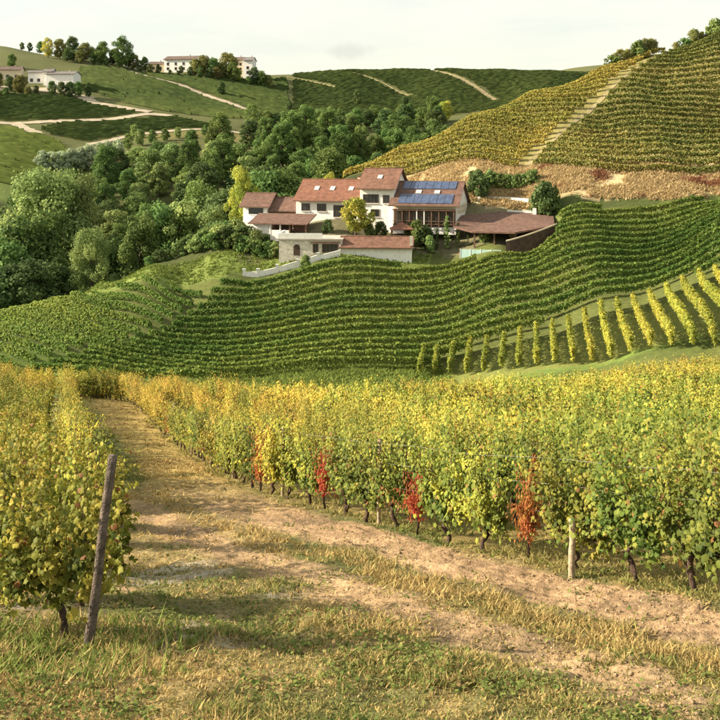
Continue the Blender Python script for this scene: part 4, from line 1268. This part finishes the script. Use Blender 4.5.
def tree(kind, px, d, hgt, label, group=None, cat='tree', wide=1.0, name='tree', sink=.0):
    tm, fm, h0 = random.choice(TP[kind])
    p = at(px, d)
    r = thing(name, label, cat, (p.x, p.y, p.z - sink), random.uniform(0, 6.28), group)
    s = hgt / h0
    r.scale = (s * wide, s * wide, s)
    obj('trunk', tm, None, r); obj('crown', fm, None, r); NTREE[0] += 1
    return r

# big trees one can tell apart at the left
def ztop(py, d): return -(py - HORIZON) / FPX * d
def tree_to(kind, px, d, py_top, label, group=None, wide=1.0, cat='tree', name='tree'):
    p = at(px, d); h = max(2, ztop(py_top, d) - p.z)
    return tree(kind, px, d, h, label, group, cat, wide, name)
tree_to('poplar', 48, 196, 168, 'tall pale green poplar, broadest of the trees at the left edge of the wood', 'poplars of the valley', .95)
tree_to('poplar', 72, 202, 176, 'tall pale green poplar just right of the broadest poplar', 'poplars of the valley', .75)
tree_to('poplar', 92, 168, 229, 'rounded light green tree standing in front of the dark gap beside the spur', 'poplars of the valley', .8)
tree_to('tallmid', 30, 186, 215, 'mid green tree in front of the broadest poplar', 'trees at the valley foot', 1.0)
tree_to('tallmid', 8, 180, 238, 'dark rounded tree low at the left picture edge', 'trees at the valley foot', 1.2)
tree_to('dark', 24, 160, 262, 'dark tree low at left, just above the spur rows', 'trees at the valley foot', 1.3)
tree_to('dark', -6, 158, 268, 'dark tree cut by the left picture edge just above the spur', 'trees at the valley foot', 1.3)
tree_to('dark', 52, 168, 262, 'dark tree low between the spur rows and the poplars', 'trees at the valley foot', 1.1)
tree_to('dark', 10, 215, 210, 'dark tree at the left edge behind the low rounded tree', 'trees at the valley foot', 1.1)
tree_to('mid', 118, 190, 238, 'mid green tree in the dark gap right of the light rounded tree', 'trees at the valley foot', .9)
tree_to('tallmid', 140, 185, 214, 'mid green tree with pointed top above the grassy spur', 'trees at the valley foot', .9)
tree_to('tallmid', 158, 195, 205, 'mid green tree left of the villa knoll', 'trees at the valley foot', 1.0)
tree_to('light', 180, 196, 200, 'silvery green tree close behind the knoll', 'trees at the valley foot', .9)
tree_to('tallmid', 200, 205, 182, 'tall mid green tree behind the knoll left of the small house', 'trees at the valley foot', .95)
tree_to('light', 214, 180, 205, 'light green tree right at the left side of the small house', 'trees at the valley foot', .8)
tree_to('dark', 228, 190, 188, 'dark tree behind the small white house', 'trees at the valley foot', 1.1)
tree_to('yellow', 243, 182, 167, 'sunlit yellow-crowned tree behind the small white house', None, .62)  # yellow leaf palette paints sunlight onto this crown
tree_to('mid', 262, 190, 172, 'round mid green tree right of the yellow-crowned tree', 'trees at the valley foot', 1.0)
tree_to('mid', 284, 192, 170, 'round green tree just left of the main villa roof', 'trees at the valley foot', 1.0)
tree_to('yellow', 330, 200, 173, 'small yellow tree peeping over the main villa roof', None, .8)

# the wood
wood = [(10, 210), (70, 250), (150, 200), (240, 200), (330, 205), (345, 232), (400, 262), (445, 300), (455, 420), (430, 500), (300, 440), (260, 420), (190, 395), (120, 375), (60, 330), (0, 300)]
cand = []
rw = random.Random(5)
tries = 0
while len(cand) < 200 and tries < 60000:
    tries += 1
    d = 200 + 300 * rw.random() ** .9; px = rw.uniform(-10, 460)
    x, y = (px - 360) / FPX * d, d
    if not poly_mask(np.array([x]), np.array([y]), wood)[0]: continue
    mind = 6.6 + (d - 200) * .009
    if any((x - a) ** 2 + (y - b) ** 2 < mind * mind for a, b, _, _ in cand): continue
    cand.append((x, y, px, d))
cand.sort(key=lambda c: c[1])
WN = {}
for x, y, px, d in sorted(cand, key=lambda c: c[2]):
    v = float(vnoise(np.array([x * .03]), np.array([y * .03]), 5)[0]) + rw.uniform(-.25, .25)
    kind = 'dark' if v < .38 else ('mid' if v < .78 else 'light')
    if rw.random() < .38: kind = 'tallmid'
    col = {'dark': 'dark green', 'mid': 'mid green', 'light': 'light green', 'tallmid': 'tall green'}[kind]
    where = 'in its left part' if px < 235 else ('above the villa' if px < 350 else 'beside golden hill')
    tier = 'front' if d < 270 else ('middle' if d < 370 else 'back')
    WN[kind, tier, where] = WN.get((kind, tier, where), -1) + 1
    h = rw.uniform(9.5, 15) * (1.25 if kind == 'tallmid' else 1)
    tree(kind, px, d, h, f'{col} tree in valley wood, {tier} tier {where}, {ORD[WN[kind, tier, where]]} from left', 'trees of the valley wood', wide=rw.uniform(1.0, 1.35))
# silver shrubs along the left field
for i, (px, d, h) in enumerate([(42, 372, 7), (52, 372, 7.5), (62, 374, 8), (71, 376, 9), (80, 380, 9), (89, 384, 9.5), (98, 390, 9), (108, 396, 8.5), (118, 402, 8)]):
    tree('grey', px, d, h, f'silvery grey-green shrub in the hedge below the far tracks, {ORD[i]} from the left', 'silvery shrubs', 'shrub', 1.05, 'shrub')
for i, (px, d, h) in enumerate([(128, 418, 7), (140, 425, 7), (152, 428, 6), (134, 440, 6), (165, 432, 5.5), (178, 436, 5), (205, 440, 5)]):
    tree('light' if i % 2 else 'mid', px, d, h, f'small green tree on the rough ground below the far track, {ORD[i]} from the left', 'small trees below the far track')
# upper fringe of the wood
for i, px in enumerate(range(250, 450, 9)):
    d = 470 + 40 * ((px - 250) / 200) + rw.uniform(-8, 8)
    k = rw.choice(('mid', 'light', 'light', 'mid', 'dark'))
    if px > 425: k = 'yellow'
    tree(k, px + rw.uniform(-3, 3), d, rw.uniform(8, 11), f'tree on the upper fringe of the wood under the far ridge, {ORD[i]} from the left', 'upper fringe trees', wide=1.1)
for i, (px, d, h) in enumerate([(358, 560, 9), (405, 545, 8), (290, 545, 6), (222, 560, 8)]):
    tree('dark', px, d, h, f'lone dark tree standing in the far vineyards, {ORD[i]} from the left', 'lone far trees')
# hilltop trees at the left
hill_trees = [(-4, 520, 9, 'olive'), (10, 516, 8, 'dark'), (20, 514, 9, 'olive'), (12, 560, 8, 'mid'), (52, 512, 7, 'mid'), (62, 508, 8, 'dark'), (70, 508, 8.5, 'dark'), (78, 512, 8, 'mid'),
              (48, 606, 12, 'yellow'), (60, 610, 12, 'olive'), (73, 600, 15, 'dark'), (85, 610, 11, 'olive'), (102, 600, 14, 'mid'), (101, 616, 10, 'olive'), (122, 606, 19, 'mid'), (112, 612, 9, 'dark'),
              (134, 612, 9, 'olive'), (145, 612, 9, 'mid'), (158, 606, 6, 'dark'), (181, 612, 5, 'dark'), (196, 606, 10, 'olive'), (204, 608, 12, 'olive'), (213, 606, 12, 'mid'), (222, 608, 10, 'olive'), (233, 604, 12, 'mid'),
              (238, 608, 9, 'yellow'), (254, 606, 11, 'dark'), (262, 604, 10, 'mid'), (268, 606, 8, 'olive'), (228, 612, 16, 'olive'), (40, 640, 8, 'mid'), (30, 642, 6, 'dark'), (22, 640, 5, 'mid'), (92, 640, 8, 'mid'), (36, 510, 5, 'dark'), (88, 514, 6, 'dark'), (6, 506, 5, 'mid'), (28, 508, 5, 'olive'), (140, 604, 7, 'dark'), (150, 602, 6, 'olive'), (128, 616, 9, 'mid'), (116, 620, 10, 'olive'), (106, 596, 6, 'dark'), (94, 598, 7, 'mid'), (80, 596, 8, 'olive'), (66, 596, 7, 'mid'), (190, 600, 6, 'dark'), (200, 598, 7, 'mid'), (210, 598, 7, 'dark'), (217, 600, 8, 'olive'), (248, 600, 6, 'mid'), (170, 600, 4, 'mid'), (178, 598, 4, 'dark')]
nm = {'olive': 'brownish-green', 'dark': 'dark green', 'mid': 'mid green', 'yellow': 'yellowing'}
hill_trees.sort()
for i, (px, d, h, k) in enumerate(hill_trees):
    where = 'by the white farmhouse' if d < 570 else ('on the left skyline' if px < 150 else 'beside the hilltop houses')
    lab = 'tallest lone tree on the left skyline' if h == 19 else f'{nm[k]} tree {where}, {ORD[i]} of the hilltop trees from the left'
    tree(k, px, d, h, lab, 'hilltop trees at the left')
# bushes on top of the right hill
top = [(612, 224, 3.4), (620, 225, 4.2), (628, 226, 3.6), (637, 227, 4.4), (646, 228, 4.0), (652, 229, 3.6), (684, 233, 3.0), (694, 234, 4.2), (702, 235, 3.0), (716, 235, 4.5), (676, 232, 2.4)]
for i, (px, d, h) in enumerate(top):
    tree('olive' if i % 3 else 'bush', px, d, h, f'small brownish tree on the crest of the right-hand hill, {ORD[i]} in line', 'crest trees on the right-hand hill', wide=.95)
# hedge behind the villa and dark bush at its end
for i, px in enumerate(range(482, 537, 4)):
    d = 171.5 - (px - 474) * .03
    tree('bush' if i % 2 else 'lightbush', px, d, random.uniform(2.0, 2.8), f'green hedge bush below the straw bank behind the villa, {ORD[i]} from the left', 'hedge behind the villa', 'bush', .8, 'hedge_bush')
tree('darkbush', 476, 168.5, 4.6, 'dark round bush against the solar wing gable', None, 'bush', .8, 'bush')
tree('darkbush', 545, 161, 5.2, 'dark dense bush at the right end of the annex', None, 'bush', .85, 'bush')
tree('bush', 551, 160, 3.6, 'green bush right of the dark dense bush by the annex', None, 'bush', .9, 'bush')
# villa garden
tree_to('garden', 355.5, 157, 200, 'yellow-green garden tree in front of the white villa wall', None, 1.05)
tree('bush', 306, 146.6, 2.2, 'dark green shrub in front of the low white garden wall', None, 'shrub', .65, 'shrub')
for i, (px, d, pt, k) in enumerate([(416, 156, 221, 'bush'), (424, 155, 226, 'darkbush'), (437, 154.5, 228, 'column'), (447, 154.5, 215, 'lightcolumn'), (458, 154.5, 222, 'lightcolumn'), (468, 154, 232, 'column'),
                                   (484, 153.5, 236, 'lightbush'), (430, 153.5, 236, 'lightbush'), (410, 157, 224, 'darkbush'), (380, 158, 222, 'darkbush'), (328, 158, 229, 'darkbush'), (370, 157, 224, 'bush')]):
    nmk = {'bush': 'rounded green bush', 'darkbush': 'dark rounded bush', 'column': 'slim dark columnar cypress', 'lightcolumn': 'slim light green columnar conifer', 'lightbush': 'light green bush'}[k]
    tree_to(k, px, d, pt, f'{nmk} in the villa garden, number {i + 1} of the planting before the gallery' if False else f'{nmk} in the villa garden, {["left of the pale wall pillar", "beside the pavilion", "left of the light conifers", "taller of two light conifers", "shorter of two light conifers", "right of the light conifers", "before the turquoise screen", "low before the cypresses", "behind the pavilion", "below the tall block", "on the terrace left of the garden tree", "right of the garden tree"][i]}',
            'villa garden plants', 1.0 if 'column' in k else .8, 'shrub', 'shrub')
kn = [(150, 157, 1.6), (160, 158, 2), (168, 159.5, 1.7), (178, 159, 2.2), (188, 160, 2.4), (196, 158, 2.6), (205, 159, 3), (212, 157, 2.8), (220, 158, 3.2), (228, 157, 3), (236, 156, 2.6), (244, 155.5, 2.4), (252, 155, 2.6), (260, 154.5, 2.4),
      (268, 154, 2.4), (275, 153.5, 2.2), (226, 161, 3), (236, 160, 3.2), (246, 158.5, 3), (256, 157.5, 2.8), (266, 157, 2.4), (208, 163, 2.6), (218, 163, 3), (200, 163, 2.2), (180, 163.5, 2.2), (190, 165, 2.6), (214, 168, 3.4), (204, 168, 3)]
kn.sort()
for i, (px, d, h) in enumerate(kn):
    tree(('bush', 'darkbush', 'bush', 'lightbush')[i % 4], px, d, h, f'bush on the knoll left of the villa, {ORD[i]} from the left', 'bushes on the knoll', 'bush', 1.05, 'bush')
print('trees', NTREE[0])

# ------------------------------------------------------------------ grass, weeds and straw
def blades(name, n, dmin, dmax, seed, label, region, hmul=1.0, wmul=1.0, px=(-60, 780), power=1.0, lean=.75, pal=None):
    rng = np.random.default_rng(seed)
    # distances drawn so that the cover stays even in the view
    t = rng.random(n)
    d = 1 / (1 / dmin + t * (1 / dmax - 1 / dmin))
    u = rng.uniform(px[0], px[1], n)
    X = (u - 360) / FPX * d; Y = d
    # tufts
    tn = 7
    keep_p, hscale, colr = region(X, Y, rng)
    k = rng.random(n) < keep_p
    X, Y, hs, colr, d = X[k], Y[k], hscale[k], colr[k], d[k]
    X = np.repeat(X, tn) + rng.normal(0, .045, len(X) * tn) * np.repeat(1 + d * .03, tn); Y = np.repeat(Y, tn) + rng.normal(0, .045, len(Y) * tn) * np.repeat(1 + d * .03, tn)
    hs = np.repeat(hs, tn) * rng.uniform(.45, 1.25, len(X)) * hmul; c = np.repeat(colr, tn, 0) * rng.uniform(.7, 1.3, (len(X), 1)); d = np.repeat(d, tn)
    Z = H(X, Y) - .01
    a = rng.uniform(0, 2 * pi, len(X)); w = (.006 + .0006 * d) * rng.uniform(.7, 1.5, len(X)) * wmul
    le = rng.normal(0, lean, (len(X), 2)) * hs[:, None]
    v = np.stack([np.stack([X - cos_(a) * w, Y - sin_(a) * w, Z], 1), np.stack([X + cos_(a) * w, Y + sin_(a) * w, Z], 1),
                  np.stack([X + le[:, 0], Y + le[:, 1], Z + hs], 1)], 1).reshape(-1, 3)
    f = np.arange(len(v)).reshape(-1, 3)
    o = obj(name, np_mesh(name, v, f, np.repeat(c, 3, 0)), M['grass']); o['kind'] = 'stuff'; o['label'] = label; o['category'] = 'grass'
    return len(f)
cos_, sin_ = np.cos, np.sin

def reg_path(X, Y, rng):
    s = front_dist(X, Y)
    n1 = fbm(X * .35, Y * .35, 31, 4); n2 = fbm(X * 1.7, Y * 1.7, 41, 4)
    sw = s + (n1 - .5) * .9 + (n2 - .5) * .4
    fy = 1 - sstep(20, 34, Y)
    dirt = np.clip(sstep(.3, .7, sw) * (1 - sstep(2.0, 2.5, sw)) + .8 * sstep(3.0, 3.4, sw) * (1 - sstep(4.0, 4.5, sw)), 0, 1) * fy
    dirt = np.clip(dirt + .7 * sstep(.50, .64, n1) * sstep(4.5, 5.2, s) * (1 - sstep(25, 40, Y)), 0, 1)
    straw = (np.exp(-((sw - 2.75) / .45) ** 2) * fy)
    p = np.clip(.75 * (1 - dirt) + .05, 0, 1) * sstep(.2, .35, fbm(X * .9, Y * .9, 55, 3))
    h = .035 + .06 * sstep(.5, .75, n2) + .065 * straw + .04 * (s < .3)
    green = .85 * sstep(.44, .62, n1 + .07 * sstep(4.2, 6.5, s) + (rng.random(len(X)) - .5) * .3) * (1 - .92 * straw)
    green = np.where((s < 2.4) & (Y > 20), green * .25, green)
    green = np.where((s > 2.6) & (Y > 28), np.maximum(green, .8), green)  # greener blades follow the shade painted along the far path
    green = np.where((s < .3), np.maximum(green, .5), green)
    c = np.array((.42, .31, .13)) * (1 - green[:, None]) + np.array((.12, .17, .04)) * green[:, None]
    p = np.where((s < -.6) & (rng.random(len(X)) < .5), 0, p)
    return p, h, c
n1_ = blades('grass', 26000, 7.6, 34, 71, 'mixed dry and green grass and weeds on the dirt path', reg_path)
n2_ = blades('dry_grass', 9000, 30, 68, 72, 'golden dry grass along the far stretch of the path', reg_path, 1.2, 1.2, (60, 420))
def reg_verge(X, Y, rng):
    c = np.array((.17, .22, .05)) * np.ones((len(X), 1)) * rng.uniform(.8, 1.3, (len(X), 1))
    c = np.where(rng.random((len(X), 1)) < .4, np.array((.40, .31, .13)), c)
    dd = np.hypot(X + 3.2, Y - 10.5)
    return np.clip(1.0 - dd / 1.9, 0, .6), np.full(len(X), .15) * (.6 + .8 * fbm(X, Y, 3)), c
blades('tall_grass', 3500, 8.6, 15, 73, 'tall grass about the foot of the leaning post', reg_verge, 1.0, 1.0, (-40, 400))
# low broad-leaved weeds
def weeds(n, seed):
    rng = np.random.default_rng(seed)
    t = rng.random(n * 6); d = 1 / (1 / 7.7 + t * (1 / 30 - 1 / 7.7)); u = rng.uniform(-40, 760, n * 6)
    X = (u - 360) / FPX * d; Y = d; s_ = front_dist(X, Y); cl = fbm(X * 1.4, Y * 1.4, 101, 3)
    p = sstep(.46, .62, cl) * np.where(s_ > 4.3, 1.0, np.where((s_ > -.3) & (s_ < .45), .8, np.where((s_ > 2.2) & (s_ < 3.2), .35, .06)))
    k = np.where(rng.random(n * 6) < p)[0][:n]
    X, Y = X[k], Y[k]; m_ = 9
    px_, py_ = np.repeat(X, m_) + rng.normal(0, .05, len(X) * m_), np.repeat(Y, m_) + rng.normal(0, .05, len(X) * m_)
    pos = np.stack([px_, py_, H(px_, py_) + rng.uniform(.005, .07, len(px_))], 1)
    nr_ = np.stack([rng.normal(0, .5, len(px_)), rng.normal(0, .5, len(px_)), np.ones(len(px_))], 1)
    g = rng.random((len(px_), 1)); c = np.array((.085, .125, .03)) * (1 - g) + np.array((.19, .22, .06)) * g
    c = np.where(rng.random((len(px_), 1)) < .12, np.array((.30, .22, .10)), c)
    o = obj('weeds', np_mesh('weeds', *leaf_cloud(pos, nr_, rng.uniform(.015, .04, len(px_)), c, 'low', rng)), M['grass']); o['kind'] = 'stuff'; o['label'] = 'low broad-leaved green weeds scattered over the path'; o['category'] = 'weeds'
weeds(1300, 79)
# dry straw on the bank
def reg_bank(X, Y, rng):
    m = poly_mask(X, Y, [(400, 185), (480, 166), (540, 163.5), (760, 158), (760, 170), (560, 175), (440, 184)]).astype(float)
    c = np.array((.50, .39, .21)) * np.ones((len(X), 1)); r = (fbm(X * .25, Y * .5, 71, 3) > .70)[:, None]
    c = np.where(r, np.array((.27, .13, .075)), c)
    return m * sstep(.3, .5, fbm(X * .3, Y * .3, 13, 3)), .25 + .5 * fbm(X * .4, Y * .4, 14, 3), c
blades('straw_grass', 22000, 157, 186, 74, 'tawny dry grass and bracken covering the bank above the villa slope', reg_bank, 1.0, 1.3, (400, 760))
def reg_meadow(X, Y, rng):
    m = (poly_mask(X, Y, [(60, 143), (250, 148), (430, 149), (430, 153), (245, 156), (60, 152)]) | poly_mask(X, Y, [(200, 100), (460, 100), (440, 113), (200, 110)])).astype(float)
    c = np.array((.17, .22, .05)) * np.ones((len(X), 1)) * (.7 + .6 * fbm(X * .3, Y * .3, 23, 3))[:, None]
    return m * .9, .22 + .2 * fbm(X * .5, Y * .5, 24, 2), c
blades('meadow_grass', 16000, 100, 158, 75, 'short green meadow grass on the terrace below the villa', reg_meadow, 1.0, 1.2, (50, 470))
# clods and stones on the bare strips
def clods(n, seed):
    rng = np.random.default_rng(seed)
    t = rng.random(n * 3); d = 1 / (1 / 7.8 + t * (1 / 26 - 1 / 7.8)); u = rng.uniform(-30, 760, n * 3)
    X = (u - 360) / FPX * d; Y = d; s = front_dist(X, Y); n1 = fbm(X * .35, Y * .35, 31, 4)
    p = sstep(.3, .7, s) * (1 - sstep(2, 2.5, s)) + .6 * sstep(3, 3.4, s) * (1 - sstep(4.1, 4.5, s)) + .5 * sstep(.5, .62, n1) * (s > 4.5)
    k = np.where(rng.random(n * 3) < p)[0][:n]
    X, Y = X[k], Y[k]; Z = H(X, Y)
    base = np.array([(1,0,0),(-1,0,0),(0,1,0),(0,-1,0),(0,0,1),(0,0,-1)], float)
    bf = np.array([(0,2,4),(2,1,4),(1,3,4),(3,0,4),(2,0,5),(1,2,5),(3,1,5),(0,3,5)])
    sz = rng.uniform(.008, .024, len(X)) * np.where(rng.random(len(X)) < .06, 1.8, 1)
    v = base[None] * sz[:, None, None] * rng.uniform(.5, 1.3, (len(X), 6, 1)) * np.array((1, 1, .7))
    a = rng.uniform(0, 6.28, len(X)); ca, sa = np.cos(a)[:, None], np.sin(a)[:, None]
    v = np.stack([v[..., 0] * ca - v[..., 1] * sa + X[:, None], v[..., 0] * sa + v[..., 1] * ca + Y[:, None], v[..., 2] + Z[:, None]], -1)
    f = bf[None] + (np.arange(len(X)) * 6)[:, None, None]
    c = np.array((.44, .31, .19)) * rng.uniform(.6, 1.2, (len(X), 1))
    o = obj('soil_clods', np_mesh('soil_clods', v.reshape(-1, 3), f.reshape(-1, 3), np.repeat(c, 6, 0)), M['ground']); o['kind'] = 'stuff'; o['label'] = 'small dry clods of soil on the bare strips of the path'; o['category'] = 'soil'
clods(6000, 81)

tris = sum(sum(len(p.vertices) - 2 for p in me.polygons) if len(me.polygons) < 2000 else me.loops and (len(me.loops) - 2 * len(me.polygons)) for me in bpy.data.meshes)
print('triangles', tris, 'objects', len(bpy.data.objects))
